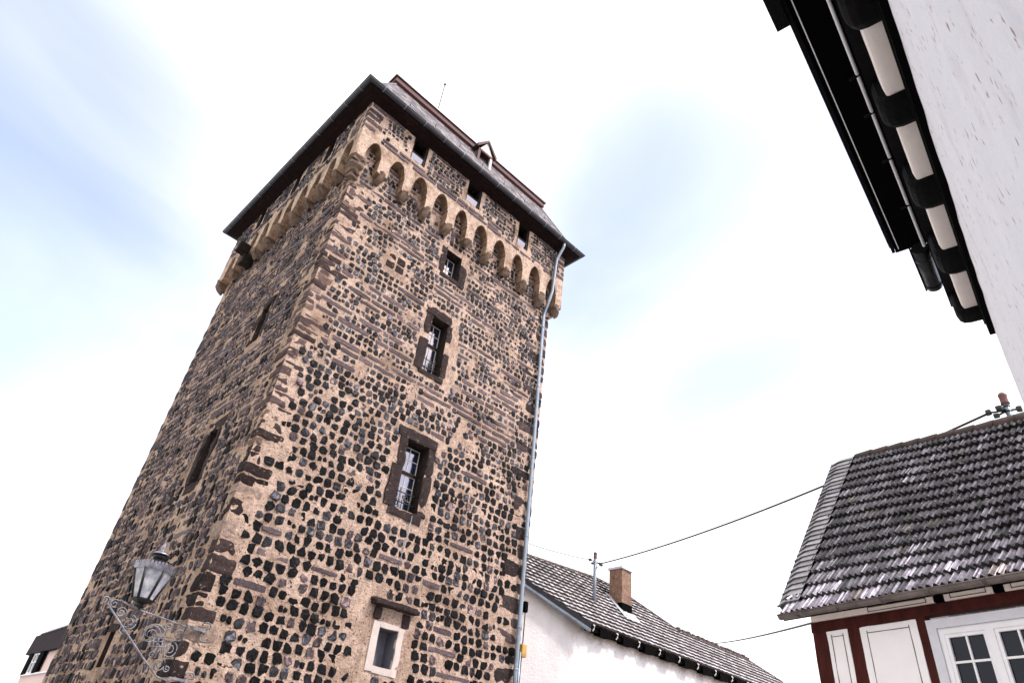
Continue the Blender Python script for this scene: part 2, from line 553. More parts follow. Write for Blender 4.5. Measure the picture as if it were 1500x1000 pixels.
def basalt(z):
    k = random.random()
    upz = max(0, min(1, (z - 5) / 5))  # upper stones turn lighter: grazing sky sheen put into their colour
    if k < 0.70 - 0.25 * upz:
        b = U(0.002, 0.008) + 0.014 * upz
        return (b, b * 0.96, b * 1.06)
    if k < 0.90:
        b = U(0.018, 0.06) + 0.03 * upz
        return (b * 0.97, b * 0.96, b * 1.08)
    b = U(0.05, 0.10)
    return (b * 1.12, b * 0.84, b * 0.85)


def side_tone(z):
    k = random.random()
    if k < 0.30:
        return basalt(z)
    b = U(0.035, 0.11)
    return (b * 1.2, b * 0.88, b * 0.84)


def slab_tone():
    b = U(0.07, 0.135)
    return (b * 1.14, b * 0.86, b * 0.90)


def pebble(mb, P, u, z, a, b, h, tone, sides=None, square=False):
    """One field stone: an uneven outline bedded in the mortar with a broken, faceted face."""
    n = sides or random.randint(9, 14)
    ph = U(0, 6.28)
    rad = [U(0.74, 1.14) for _ in range(n)]
    ang = [ph + 2 * math.pi * (k + U(-0.3, 0.3)) / n for k in range(n)]
    tilt = U(-0.45, 0.45), U(-0.45, 0.45)
    rot = U(-0.12, 0.12)
    ex = 0.5 if square else U(0.50, 0.80)
    rings = []
    for (s_, hh) in ((1.02, -0.03), (0.97, h * 0.55), (0.70, h)):
        ring = []
        for k in range(n):
            t = ang[k]
            ct, st = math.cos(t), math.sin(t)
            x = math.copysign(abs(ct) ** ex, ct) * a * rad[k] * s_
            y = math.copysign(abs(st) ** ex, st) * b * rad[k] * s_
            d = hh if s_ > 1 else hh + (x * tilt[0] + y * tilt[1]) * 0.5 + U(-0.006, 0.006)
            ring.append(P(u + x, z + y, d))
        rings.append(mb.add(ring))
    c = mb.add([P(u + U(-.2, .2) * a, z + U(-.2, .2) * b, h + U(-0.008, 0.016))])
    def facet_glint():
        q_ = U(0.55, 1.5) if random.random() < 0.8 else U(1.8, 4.0)  # random facet tones, the brightest being glints put into the stone colour
        return (tone[0] * q_, tone[1] * q_, tone[2] * q_)
    for r0, r1 in ((rings[0], rings[1]), (rings[1], rings[2])):
        for k in range(n):
            mb.face((r0 + k, r0 + (k + 1) % n, r1 + (k + 1) % n, r1 + k), 'stone', facet_glint())
    tn = facet_glint()
    for k in range(n):
        if random.random() < 0.4:
            tn = facet_glint()
        mb.face((rings[2] + k, rings[2] + (k + 1) % n, c), 'stone', tn)


def slab(mb, P, u0, u1, z, t, h, tone):
    """A long flat bedding stone with ragged ends."""
    n = max(2, int((u1 - u0) / 0.14))
    top, bot = [], []
    for k in range(n + 1):
        x = u0 + (u1 - u0) * k / n
        sh = 0.9 if k in (0, n) else 1.0
        top.append((x, z + t / 2 * sh * U(0.85, 1.1)))
        bot.append((x, z - t / 2 * sh * U(0.85, 1.1)))
    outl = bot + top[::-1]
    m_ = len(outl)
    cx, cz = (u0 + u1) / 2, z
    r0 = mb.add([P(x, y, -0.03) for x, y in outl])
    r1 = mb.add([P(x, y, h + U(-.006, .006)) for x, y in outl])
    for k in range(m_):
        mb.face((r0 + k, r0 + (k + 1) % m_, r1 + (k + 1) % m_, r1 + k), 'stone', tone)
    for k in range(n):
        mb.face((r1 + k, r1 + k + 1, r1 + m_ - 2 - k, r1 + m_ - 1 - k), 'stone', tone)


def clear(u0, u1, z0, z1, zones):
    return not any(u1 > q[0] and u0 < q[1] and z1 > q[2] and z0 < q[3] for q in zones)


def masonry(mb, P, width, zones, z0, z1, left, right, upper=7.4, seed=1, sc=1.0, plain=None, relief=(0.006, 0.030), tone_of=None):
    """Rubble laid in wavy courses: black field stones low down, bedding slabs mixed in higher up."""
    basalt_ = tone_of or basalt
    z = z0
    k = 0
    while z < z1:
        hi = max(0, min(1, (z - upper + 1.5) / 3))
        hc = (U(0.202, 0.218) * (1 - hi) + U(0.150, 0.185) * hi) * sc
        u = left(z) + U(0.0, 0.12)
        flat = random.random() < 0.27 * hi
        while u < width - right(z):
            zw = z + hc / 2 + 0.045 * noise.noise(Vector((u * 0.7, k * 0.37, seed)))
            if random.random() < (0.62 if flat else 0.015 + 0.03 * hi):
                ln = U(0.3, 0.95)
                t = U(0.07, 0.125)
                if u + ln < width - right(z) and clear(u, u + ln, zw - t, zw + t, zones):
                    slab(mb, P, u, u + ln, zw, t, U(0.004, 0.022), slab_tone())
                    u += ln + U(0.03, 0.07)
                    continue
            a = U(0.088, 0.116) * (1 - 0.27 * hi) * sc
            b = min(a * U(0.9, 1.25), hc * 0.52)
            if clear(u, u + 2 * a, zw - b, zw + b, zones) and random.random() > (0.025 if not plain or not plain(u, z) else 0.85):
                if random.random() < 0.06:      # two small ones instead
                    pebble(mb, P, u + a * 0.5, zw + U(-.03, .03), a * 0.5, b * 0.62, U(0.012, 0.03), basalt_(z))
                    pebble(mb, P, u + a * 1.6, zw + U(-.03, .03), a * 0.5, b * 0.6, U(0.012, 0.03), basalt_(z))
                else:
                    pebble(mb, P, u + a, zw + U(-.012, .012), a, b, U(*relief), basalt_(z))
            u += 2 * a + (U(0.018, 0.052) * (1 - hi) + U(0.008, 0.035) * hi) * sc
        z += hc + U(0.0, 0.012) * (1 - hi)
        k += 1


# quoins: the corner blocks, long and short in turn
quoin_z = []
z = GROUND
k = 0
while z < 13.35:
    hgt = U(0.18, 0.33) if z < 5 else U(0.10, 0.22)
    lf, ll = (U(0.40, 0.85), U(0.2, 0.4)) if random.random() < 0.45 else (U(0.14, 0.36), U(0.35, 0.8))
    quoin_z.append((z, z + hgt, lf, ll))
    z += hgt + U(0.015, 0.035) + (U(0.0, 0.12) if random.random() < 0.2 else 0)
    k += 1
rq = []
z = GROUND
k = 0
while z < 13.35:
    hgt = U(0.24, 0.5) if z < 9 else U(0.16, 0.36)
    rq.append((z, z + hgt, U(0.5, 0.95) if k % 2 == 0 else U(0.22, 0.42)))
    z += hgt + U(0.03, 0.1)
    k += 1


def at_quoin(z, lst, k):
    for q in lst:
        if q[0] - 0.03 < z + 0.1 < q[1] + 0.03:
            return q[k] + 0.05
    return 0.12


for (a, b, lf, ll) in quoin_z:
    bt = U(0.014, 0.05) if a < 6 else U(0.04, 0.12)
    kq = random.random()
    tone = (bt * 1.2, bt * 0.84, bt * 0.79) if kq > 0.22 else (0.30, 0.225, 0.18) if kq < 0.08 else (0.17, 0.115, 0.09)
    o = U(-0.005, 0.018)
    wall.rough((-o - 0.01, -o, a), (lf, 0.3, b), 'quoin', tone, 0.03, 8, 0.10, freq=6)
    wall.rough((-o, 0.25, a), (0.3, ll, b), 'quoin', tone, 0.03, 6, 0.10, freq=6)
for (a, b, lf) in rq:
    bt = U(0.025, 0.07)
    wall.rough((TW - lf, -U(0.005, 0.02), a), (TW + 0.02, 0.4, b), 'quoin', (bt * 1.14, bt * 0.86, bt * 0.84), 0.02, 5, 0.12)
for k in range(26):
    z = GROUND + k * 0.6
    if z < 13:
        bt = U(0.04, 0.08)
        wall.rough((-0.02, TD - (0.6 if k % 2 else 0.3), z), (0.3, TD + 0.02, z + U(0.3, 0.5)), 'quoin', (bt * 1.12, bt * .86, bt * .8), 0.02, 4, 0.12)

masonry(wall, FP, TW, FX, GROUND, 14.85, lambda z: at_quoin(z, quoin_z, 2), lambda z: at_quoin(z, rq, 2), seed=1,
        plain=lambda u, z: (3.0 < u < 3.6 and 1.7 < z < 3.5) or noise.noise(Vector((u * .9, z * .9, 41))) > 0.60)
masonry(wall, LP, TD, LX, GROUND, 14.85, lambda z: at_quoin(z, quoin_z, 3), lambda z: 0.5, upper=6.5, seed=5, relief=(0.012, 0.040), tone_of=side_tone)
for (u, z) in ((1.66, 11.76), (1.66, 11.47), (1.98, 11.74), (1.98, 11.45)):       # four squared stones
    wall.rough((u, -0.02, z), (u + 0.27, 0.2, z + 0.24), 'quoin', (0.035, 0.024, 0.022), 0.012, 4, 0.1)
wall.build('wall', tower)

# ------------------------------------------------------------------ tower: parapet on its arched frieze
O3 = 0.29
ARC = [0.27 + 0.83 * k for k in range(10)]
PW_F = [(1.33, 1.88, 15.42, 16.40), (3.56, 4.16, 15.48, 16.40), (5.92, 6.44, 15.36, 16.40)]
PW_L = [(1.65, 2.1, 15.45, 16.40), (3.7, 4.15, 15.45, 16.40), (6.25, 6.7, 15.45, 16.40)]


def arch_low(u, jit):
    for k, c in enumerate(ARC):
        w2 = 0.258 + 0.025 * jit[k]
        d = abs(u - c)
        if d < w2:
            spring = 14.36 + 0.06 * jit[(k + 3) % 10]
            return spring + 0.60 * (1 - (d / w2) ** 2.0) ** 0.62
    return 13.98


def parapet(P, lo, hi, wins, name, flip, zones_extra, seed):
    random.seed(seed)
    jit = [U(-1, 1) for _ in range(10)]
    mb = MB()
    xs = []
    x = lo
    while x < hi - 1e-6:
        xs.append(x)
        x += 0.024
    xs.append(hi)
    for wv in wins:
        xs += [wv[0], wv[1]]
    xs = sorted(set(xs))
    prev = None
    for a, b in zip(xs[:-1], xs[1:]):
        mid = (a + b) / 2
        zl = arch_low(mid, jit)
        wv = [q for q in wins if q[0] < mid < q[1]]
        bands = [(zl, wv[0][2]), (wv[0][3], Ztop)] if wv else [(zl, Ztop)]
        for z0, z1 in bands:
            n = max(1, int((z1 - z0) / 0.25))
            for k in range(n):
                p, q = z0 + (z1 - z0) * k / n, z0 + (z1 - z0) * (k + 1) / n

                def H(u, z):
                    return O3 + 0.03 * noise.noise(Vector((u * 3.5, z * 3.5, seed))) + 0.012 * noise.noise(Vector((u * 14, z * 14, seed)))
                # each column's own bottom is flat; the arch is smooth because columns are thin
                f = (P(a, p, H(a, p)), P(b, p, H(b, p)), P(b, q, H(b, q)), P(a, q, H(a, q)))
                mb.quad(*(f[::-1] if flip else f), 'plaster')
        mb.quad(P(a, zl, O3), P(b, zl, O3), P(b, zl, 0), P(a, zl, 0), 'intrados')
        if prev is not None and abs(prev - zl) > 1e-4:
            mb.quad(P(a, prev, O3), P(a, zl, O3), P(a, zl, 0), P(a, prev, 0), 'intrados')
        prev = zl
    for (a, b, c, d) in wins:
        for (p, q) in (((a, c), (b, c)), ((b, c), (b, d)), ((b, d), (a, d)), ((a, d), (a, c))):
            mb.quad(P(*p, O3), P(*q, O3), P(*q, 0.02), P(*p, 0.02), 'plaster' if p[1] == q[1] == c else 'surround')
    for e in (lo, hi):
        mb.quad(P(e, 13.98, 0), P(e, 13.98, O3), P(e, Ztop, O3), P(e, Ztop, 0), 'plaster')

    def PP(u, z, h):
        return P(u, z, h + O3 + 0.006)
    zones = [(q[0] - 0.08, q[1] + 0.08, q[2] - 0.06, q[3] + 0.2) for q in wins] + zones_extra
    masonry(mb, PP, hi, zones, 15.05, 16.4, lambda z: lo + 0.55, lambda z: 0.45, upper=12, seed=seed, sc=0.86,
            plain=lambda u, z: z < 15.3 and random.random() < 0.5 or noise.noise(Vector((u * 1.4, z * 1.4, 11 + seed))) > 0.22)
    z = 15.25
    while z < 16.3:          # flat corner blocks
        for e, sg in ((lo, 1), (hi, -1)):
            ln = U(0.3, 0.62)
            bt = U(0.07, 0.12)
            a, b = (e - 0.008, e + ln) if sg > 0 else (e - ln, e + 0.008)
            mb.rough((a, z, O3 - 0.2), (b, z + U(0.14, 0.2), O3 + 0.012), 'quoin', (bt * 1.15, bt * .86, bt * .86), 0.014, 4, 0.1,
                     P=lambda q: P(q.x, q.y, q.z))
        z += U(0.2, 0.27)
    mb.build(name, tower)


parapet(FP, -O3, TW + O3, PW_F, 'parapet', False, [], 21)
parapet(LP, 0.0, TD + O3, PW_L, 'parapet', True, [], 22)
pb = MB()
pb.box((TW, 0, 13.8), (TW + O3, TD + O3, Ztop), 'plaster')
pb.box((0, TD, 13.8), (TW, TD + O3, Ztop), 'plaster')
pb.build('parapet', tower)
random.seed(31)


def corbel(P, u, seed):
    """Worn stone under a pier of the frieze, swept back to the wall at its foot."""
    mb = MB()
    w2 = U(0.10, 0.14)
    top, drop = 14.04, U(0.26, 0.46)
    n, mth = 7, 6
    idx = []
    for i in range(n + 1):
        t = i / n
        z = top - drop * t
        dep = 0.05 + (O3 - 0.0) * math.sqrt(max(0, 1 - (t * 0.985) ** 2.2))
        for j in range(mth + 1):
            s_ = j / mth * 2 - 1
            hh = dep * (1 - 0.22 * abs(s_) ** 3)
            q = Vector((u + s_ * w2 * (1 - 0.35 * t * t), z, hh))
            q += noise.noise_vector(Vector((q.x * 6, q.y * 6, seed * 3.3))) * 0.065
            idx.append(mb.add([P(q.x, q.y, max(q.z, -0.02))]))
    for i in range(n):
        for j in range(mth):
            a = i * (mth + 1) + j
            mb.face((idx[a], idx[a + 1], idx[a + mth + 2], idx[a + mth + 1]), 'corbel', smooth=True)
    for j in (0, mth):      # sides back to the wall
        for i in range(n):
            a, b = idx[i * (mth + 1) + j], idx[(i + 1) * (mth + 1) + j]
            pa, pb_ = Vector(mb.v[a]), Vector(mb.v[b])
            if P is FP:
                wa, wb = (pa.x, 0, pa.z), (pb_.x, 0, pb_.z)
            else:
                wa, wb = (0, pa.y, pa.z), (0, pb_.y, pb_.z)
            mb.quad(pa, pb_, wb, wa, 'corbel')
    return mb.build('corbel', tower)


for k in range(9):
    corbel(FP, ARC[k] + 0.415, k)
    corbel(LP, ARC[k] + 0.415, k + 20)
corbel(FP, TW + 0.12, 40)
corbel(LP, TD + 0.12, 41)
cb = MB()      # the carved corner corbel
for k in range(4):
    s_ = 0.32 - 0.07 * k
    cb.rough((-s_ + U(-.03, .03), -s_ + U(-.03, .03), 13.84 - 0.15 * k), (0.1, 0.1, 14.05 - 0.15 * k), 'corbel', amp=0.10, n=8, rnd=0.22, freq=5)
cb.build('corbel', tower)

# ------------------------------------------------------------------ tower: windows


def blocks(mb, P, spec, mname, proud=0.025, amp=0.045):
    for (a, b, c, d) in spec:
        mb.rough((a, c, -0.1), (b, d, proud + U(-.008, .012)), mname, (0.06, 0.045, 0.04), amp, 6, 0.12, P=lambda q: P(q.x, q.y, q.z))


def tower_window(P, hole, surround, trans, label=None, grille=True, cols=2, rows_top=2, rows_low=3, deep=0.30):
    a, b, c, d = hole
    base = MB()
    dp = -deep - 0.1
    base.quad(P(a, c, dp), P(b, c, dp), P(b, d, dp), P(a, d, dp), 'void')
    win = base.build('window', tower)
    if label:
        win['label'] = label
    fr = MB()
    t = 0.05
    f0, f1 = -deep - 0.04, -deep + 0.03

    def bar(u0, u1, z0, z1, q0, q1, mname, mb):
        pts = [P(u0, z0, q0), P(u1, z0, q0), P(u1, z0, q1), P(u0, z0, q1), P(u0, z1, q0), P(u1, z1, q0), P(u1, z1, q1), P(u0, z1, q1)]
        mb.hexa(pts, mname)
    bar(a, a + t, c, d, f0, f1, 'dark_wood', fr)
    bar(b - t, b, c, d, f0, f1, 'dark_wood', fr)
    bar(a + t, b - t, c, c + t, f0, f1, 'dark_wood', fr)
    bar(a + t, b - t, d - t, d, f0, f1, 'dark_wood', fr)
    if trans:
        bar(a + t, b - t, trans - 0.035, trans + 0.035, f0, f1 + 0.01, 'dark_wood', fr)
    fr.build('frame', win)
    lights = [(c + t, trans - 0.035, rows_low), (trans + 0.035, d - t, rows_top)] if trans else [(c + t, d - t, rows_low)]
    for (z0, z1, nr) in lights:
        gl = MB()
        gl.quad(P(a + t, z0, -deep - 0.01), P(b - t, z0, -deep - 0.01), P(b - t, z1, -deep - 0.01 + U(-.012, .012)), P(a + t, z1, -deep - 0.01), 'glass')
        gl.build('pane', win)
        gb = MB()
        e = 0.011
        q0, q1 = -deep - 0.008, -deep + 0.002
        w_ = b - a - 2 * t
        for x in [a + t + e] + [a + t + w_ * k / cols for k in range(1, cols)] + [b - t - e]:
            bar(x - e, x + e, z0, z1, q0, q1, 'bar', gb)
        for k in range(nr + 1):
            zc = min(max(z0 + (z1 - z0) * k / nr, z0 + e), z1 - e)
            bar(a + t, b - t, zc - e, zc + e, q0, q1 - 0.003, 'bar', gb)
        gb.build('glazing_bar', win)
    if surround:
        sb = MB()
        blocks(sb, P, surround, 'surround')
        sb.build('surround', win)
    if grille:
        gi = MB()
        zc = c + 0.28
        gi.tube([P(a - 0.02, zc + 0.16, -0.12), P(b + 0.02, zc + 0.16, -0.12)], 0.014, 'iron', 6)
        gi.tube([P(a - 0.02, zc - 0.08, -0.12), P(b + 0.02, zc - 0.08, -0.12)], 0.014, 'iron', 6)
        for k in range(1, 4):
            x = a + (b - a) * k / 4
            gi.tube([P(x, c, -0.12), P(x, zc + 0.26, -0.12)], 0.012, 'iron', 6)
        ctr = (a + b) / 2
        gi.tube([P(ctr + 0.07 * math.cos(q * .7), zc + 0.04 + 0.07 * math.sin(q * .7), -0.105) for q in range(10)], 0.011, 'iron', 6)
        gi.build('grille', win)
    return win


tower_window(FP, FH[0], [(3.24, 4.44, 7.05, 7.32), (3.33, 3.56, 6.3, 7.05), (3.24, 3.55, 5.28, 6.3), (4.21, 4.43, 6.35, 7.05), (4.21, 4.46, 5.30, 6.35),
                         (3.38, 4.36, 5.10, 5.31)], 6.32, label='lowest of the three glazed windows with two lights and iron grille')
tower_window(FP, FH[1], [(3.22, 4.12, 10.85, 11.12), (3.28, 3.50, 10.2, 10.85), (3.22, 3.50, 9.05, 10.0), (4.07, 4.27, 9.15, 9.9), (4.07, 4.22, 10.3, 10.84),
                         (3.4, 4.2, 8.93, 9.08)], 10.1, label='middle of the three glazed windows', rows_low=2, grille=True)
tower_window(FP, FH[2], [(3.30, 3.50, 12.45, 13.5), (4.07, 4.32, 12.4, 13.15), (3.4, 4.3, 12.33, 12.49)], None, label='small glazed window just under the arched frieze',
             rows_low=2, grille=False)
for (hole, sur) in ((LH[0], [(2.36, 3.42, 6.55, 6.82), (2.40, 2.60, 5.2, 6.5), (3.11, 3.36, 5.2, 6.5), (2.5, 3.3, 4.98, 5.19)]),
                    (LH[1], [(2.3, 3.15, 10.3, 10.52), (2.32, 2.50, 9.1, 10.3), (2.94, 3.14, 9.1, 10.3)]),
                    (LH[2], [(3.8, 4.45, 2.15, 2.3)])):
    tower_window(LP, hole, sur, None, rows_low=3, grille=False)
for P, wins in ((FP, PW_F), (LP, PW_L)):
    for (a, b, c, d) in wins:
        mb = MB()
        mb.quad(P(a, c, 0.015), P(b, c, 0.015), P(b, d, 0.015), P(a, d, 0.015), 'void')
        win = mb.build('parapet_window', tower)
        mb = MB()
        mb.quad(P(a + 0.05, c + 0.005, O3 - 0.11), P(b - 0.07, c + 0.005, O3 - 0.11), P(b - 0.07, c + 0.34, O3 - 0.05), P(a + 0.05, c + 0.34, O3 - 0.05), 'glass')
        mb.build('pane', win)
        mb = MB()
        for u0, u1, z0, z1 in ((a, a + 0.05, c, d), (b - 0.07, b, c - 0.05, d), (a + .05, b - .07, d - 0.07, d), (a + .05, b - .07, c + 0.34, c + 0.38)):
            mb.hexa([P(u0, z0, 0.05), P(u1, z0, 0.05), P(u1, z0, O3 - 0.03), P(u0, z0, O3 - 0.03), P(u0, z1, 0.05), P(u1, z1, 0.05), P(u1, z1, O3 - 0.03), P(u0, z1, O3 - 0.03)], 'dark_wood')
        mb.build('frame', win)

# niche window low down: whitewashed margin, grey recess, rusty slab over it
nb = MB()
a, b, c, d = FH[3]
nb.quad(FP(a, c, -0.38), FP(b, c, -0.38), FP(b, d, -0.38), FP(a, d, -0.38), 'grey_boards')
nb.box((a + 0.001, 0.02, c + 0.001), (b - 0.001, 0.03, c + 0.01), 'grey_boards')
niche = nb.build('niche_window', tower)
niche['label'] = 'small whitewashed opening low in the front wall under a dark slab'
nb = MB()
for x0, x1, z0, z1 in ((3.66, a, 1.92, 2.86), (b, 4.47, 1.90, 2.84), (a, b, d, 2.87), (a, b, 1.90, c)):
    nb.rough((x0, z0, -0.05), (x1, z1, 0.022), 'whitewash', amp=0.018, n=6, rnd=0.06, P=lambda q: FP(q.x, q.y, q.z))
nb.build('margin', niche)
nb = MB()
nb.quad(FP(a + .01, c + .01, -0.33), FP(a + (b - a) * .62, c + .01, -0.33), FP(a + (b - a) * .62, d - .02, -0.33), FP(a + .01, d - .02, -0.33), 'grey_boards')
nb.build('shutter', niche)
nb = MB()
nb.rough((3.50, -0.20, 3.16), (4.68, 0.05, 3.25), 'surround', amp=0.025, n=8, rnd=0.25)
nb.rough((3.48, -0.13, 3.22), (4.66, 0.05, 3.30), 'surround', amp=0.02, n=8, rnd=0.25)
nb.build('ledge', niche)
nb = MB()
nb.rough((3.62, -0.06, 2.9), (3.80, 0.1, 3.15), 'surround', amp=0.02, n=4)
nb.build('bracket', niche)
nb = MB()
nb.rough((4.36, -0.03, 2.86), (4.58, 0.1, 3.15), 'surround', amp=0.03, n=4)
nb.build('bracket', niche)

# black wooden box on the left side of the frieze
wc = MB()
wc.tube([FP(4.08, 5.25, 0.03), FP(4.05, 4.9, 0.05), FP(4.0, 4.4, 0.045), FP(3.97, 3.9, 0.05)], 0.010, 'zinc', 5)
wc.build('loose_wire', tower)
hb = MB()
hb.rough((-0.66, 6.06, 14.05), (-0.28, 6.40, 14.40), 'dark_wood', amp=0.02, n=4, rnd=0.08)
hb.rough((-0.40, 6.08, 13.65), (-0.02, 6.38, 14.06), 'dark_wood', amp=0.02, n=4, rnd=0.08)
hb.build('garderobe_box', tower)

# ------------------------------------------------------------------ tower: roof
GE = 0.66          # gutter line outside the shaft
ZE = 16.58
x0, x1, y0, y1 = -GE, TW + GE, -GE, TD + GE
sf = MB()
zs_ = ZE - 0.10
ix0, ix1, iy0, iy1 = -O3 + 0.02, TW + O3 - 0.02, -O3 + 0.02, TD + O3 - 0.02
# boarded soffit, board by board


def soffit_strip(ax):
    n = 3
    for k in range(n):
        t0, t1 = k / n, (k + 0.96) / n
        if ax == 'f':
            p = [(x0 + (ix0 - x0) * t, y0 + (iy0 - y0) * t) for t in (t0, t1)]
            q = [(x1 + (ix1 - x1) * t, y0 + (iy0 - y0) * t) for t in (t0, t1)]
        elif ax == 'l':
            p = [(x0 + (ix0 - x0) * t, y1 + (iy1 - y1) * t) for t in (t0, t1)]
            q = [(x0 + (ix0 - x0) * t, y0 + (iy0 - y0) * t) for t in (t0, t1)]
        elif ax == 'r':
            p = [(x1 + (ix1 - x1) * t, y0 + (iy0 - y0) * t) for t in (t0, t1)]
            q = [(x1 + (ix1 - x1) * t, y1 + (iy1 - y1) * t) for t in (t0, t1)]
        else:
            p = [(x1 + (ix1 - x1) * t, y1 + (iy1 - y1) * t) for t in (t0, t1)]
            q = [(x0 + (ix0 - x0) * t, y1 + (iy1 - y1) * t) for t in (t0, t1)]
        zz = zs_ - 0.05 * k
        sf.hexa([(*p[0], zz), (*q[0], zz), (*q[1], zz - 0.03), (*p[1], zz - 0.03), (*p[0], zz + .04), (*q[0], zz + .04), (*q[1], zz + .03), (*p[1], zz + .03)], 'soffit')


for ax in 'flrb':
    soffit_strip(ax)
sf.build('soffit', tower)

# lower roof: steep slated skirt
SX = 0.50           # where the skirt meets the upper storey
ZS = 18.98


def slate_skirt(A, B, A2, B2, rows, wid):
    """Slates on the trapezium A-B (eave) to A2-B2 (top), row over row."""
    mb = MB()
    A, B, A2, B2 = (Vector(p) for p in (A, B, A2, B2))
    nrm = (B - A).cross(A2 - A).normalized()
    if nrm.z < 0:
        nrm = -nrm
    mb.quad(A, B, B2, A2, 'slate', (0.05, 0.05, 0.055))
    for r in range(rows):
        t0, t1 = r / rows, min(1, (r + 1.25) / rows)
        L0, R0, L1, R1 = A.lerp(A2, t0), B.lerp(B2, t0), A.lerp(A2, t1), B.lerp(B2, t1)
        n = int((R0 - L0).length / wid)
        off = 0.5 * (r % 2)
        for k in range(-1, n + 1):
            s0, s1 = max(0, (k + off) / n), min(1, (k + off + 0.97) / n)
            if s1 <= s0:
                continue
            bt = U(0.10, 0.32)
            tone = (bt * 1.06, bt * 0.98, bt * 1.03)
            ht = 0.022 + U(0, 0.012)
            p = [L0.lerp(R0, s0) + nrm * ht, L0.lerp(R0, s1) + nrm * (ht + U(-.004, .004)), L1.lerp(R1, s1) + nrm * 0.008, L1.lerp(R1, s0) + nrm * 0.008]
            mb.quad(*p, 'slate', tone)
            mb.quad(p[0], p[1], p[1] - nrm * 0.02, p[0] - nrm * 0.02, 'slate', tone)
    return mb


ei = 0.05
cs = [(x0 + ei, y0 + ei), (x1 - ei, y0 + ei), (x1 - ei, y1 - ei), (x0 + ei, y1 - ei)]
ct = [(SX, SX), (TW - SX, SX), (TW - SX, TD - SX), (SX, TD - SX)]
lr = MB()
lroof = None
for k in range(4):
    q = (k + 1) % 4
    part = slate_skirt((*cs[k], ZE), (*cs[q], ZE), (*ct[k], ZS), (*ct[q], ZS), 12, 0.22)
    base = len(lr.v)
    lr.v += part.v
    for fi, mi, tn, sm in zip(part.f, part.mi, part.tone, part.sm):
        lr.face(tuple(i + base for i in fi), part.mats[mi], tn, sm)
for k in range(4):   # hips
    lr.tube([(*cs[k], ZE + 0.02), (*ct[k], ZS + 0.02)], 0.045, 'slate', 6, tone=(0.12, 0.115, 0.125))
lroof = lr.build('lower_roof', tower)
# snow hooks on the skirt
for k in range(7):
    sh = MB()
    x = 0.9 + k * 1.05
    t = 0.45
    y = y0 + (SX - y0) * t
    z = ZE + (ZS - ZE) * t
    sh.tube([(x, y, z), (x, y - 0.03, z + 0.16)], 0.012, 'zinc_dark', 5)
    sh.build('snow_hook', lroof)

# upper roof: projecting eave with red boards, then a hipped top
uo = 0.38
ub = MB()
ux0, ux1, uy0, uy1 = uo, TW - uo, uo, TD - uo
cu = [(ux0, uy0), (ux1, uy0), (ux1, uy1), (ux0, uy1)]
for k in range(4):
    q = (k + 1) % 4
    # sloping red boarding from the skirt top out to the eave edge
    ub.quad((*ct[k], ZS - 0.05), (*ct[q], ZS - 0.05), (*cu[q], ZS + 0.02), (*cu[k], ZS + 0.02), 'red_boards')
    ub.quad((*cu[k], ZS + 0.02), (*cu[q], ZS + 0.02), (*cu[q], ZS + 0.30), (*cu[k], ZS + 0.30), 'red_boards')
uroof_b = ub.build('upper_eave', tower)
ur = MB()
e = 0.05
cu2 = [(ux0 - e, uy0 - e), (ux1 + e, uy0 - e), (ux1 + e, uy1 + e), (ux0 - e, uy1 + e)]
rdg = [(2.9, TD / 2), (TW - 2.9, TD / 2)]
ZR = 21.4
tops = [rdg[0], rdg[1], rdg[1], rdg[0]]
for k in range(4):
    q = (k + 1) % 4
    ur.quad((*cu2[k], ZS + 0.30), (*cu2[q], ZS + 0.30), (*tops[q], ZR), (*tops[k], ZR), 'slate', (0.09, 0.085, 0.09))
    ur.quad((*cu2[k], ZS + 0.24), (*cu2[q], ZS + 0.24), (*cu2[q], ZS + 0.30), (*cu2[k], ZS + 0.30), 'zinc_dark')
ur.poly([(*p, ZS + 0.24) for p in cu2][::-1], 'red_boards')
ur.build('upper_roof', tower)

# lightning rod
an = MB()
an.tube([(2.75, 1.6, 19.8), (2.75, 1.6, 22.75)], 0.024, 'iron', 6, r2=0.018)
an.lathe((2.75, 1.6, 22.72), [(0.005, 0), (0.045, 0.04), (0.05, 0.07), (0.035, 0.11), (0.004, 0.13)], 'iron', 8)
an.build('lightning_rod', tower)

# dormer in the skirt
dm = MB()
dx0, dx1, dzb, dze, dzp = 3.98, 4.55, 17.55, 18.78, 19.42
dyf, dyb = 0.16, 0.95
for x in (dx0, dx1):      # slated cheeks, striped
    n = 9
    for k in range(n):
        z0_, z1_ = dzb + (dze - dzb) * k / n, dzb + (dze - dzb) * (k + 0.8) / n
        bt = U(0.10, 0.2)
        dm.box((x - 0.03, dyf + 0.01, z0_), (x + 0.03, dyb, z1_), 'slate', (bt, bt, bt * 1.05))
    dm.box((x - 0.018, dyf + 0.012, dzb), (x + 0.018, dyb, dze), 'slate', (0.03, 0.03, 0.035))
dm.quad((dx0, dyf + 0.25, dzb), (dx1, dyf + 0.25, dzb), (dx1, dyf + 0.25, dze), (dx0, dyf + 0.25, dze), 'void')
dorm = dm.build('dormer', tower)
dm = MB()
for x in (dx0, dx1):
    dm.box((x - 0.05, dyf - 0.06, dzb), (x + 0.05, dyf + 0.01, dze), 'bar' if x == dx1 else 'red_boards')
dm.box((dx0 - .05, dyf - 0.07, dze - .06), (dx1 + .05, dyf, dze), 'red_boards')
dm.build('frame', dorm)
dm = MB()
mx_ = (dx0 + dx1) / 2
fy = dyf - 0.14
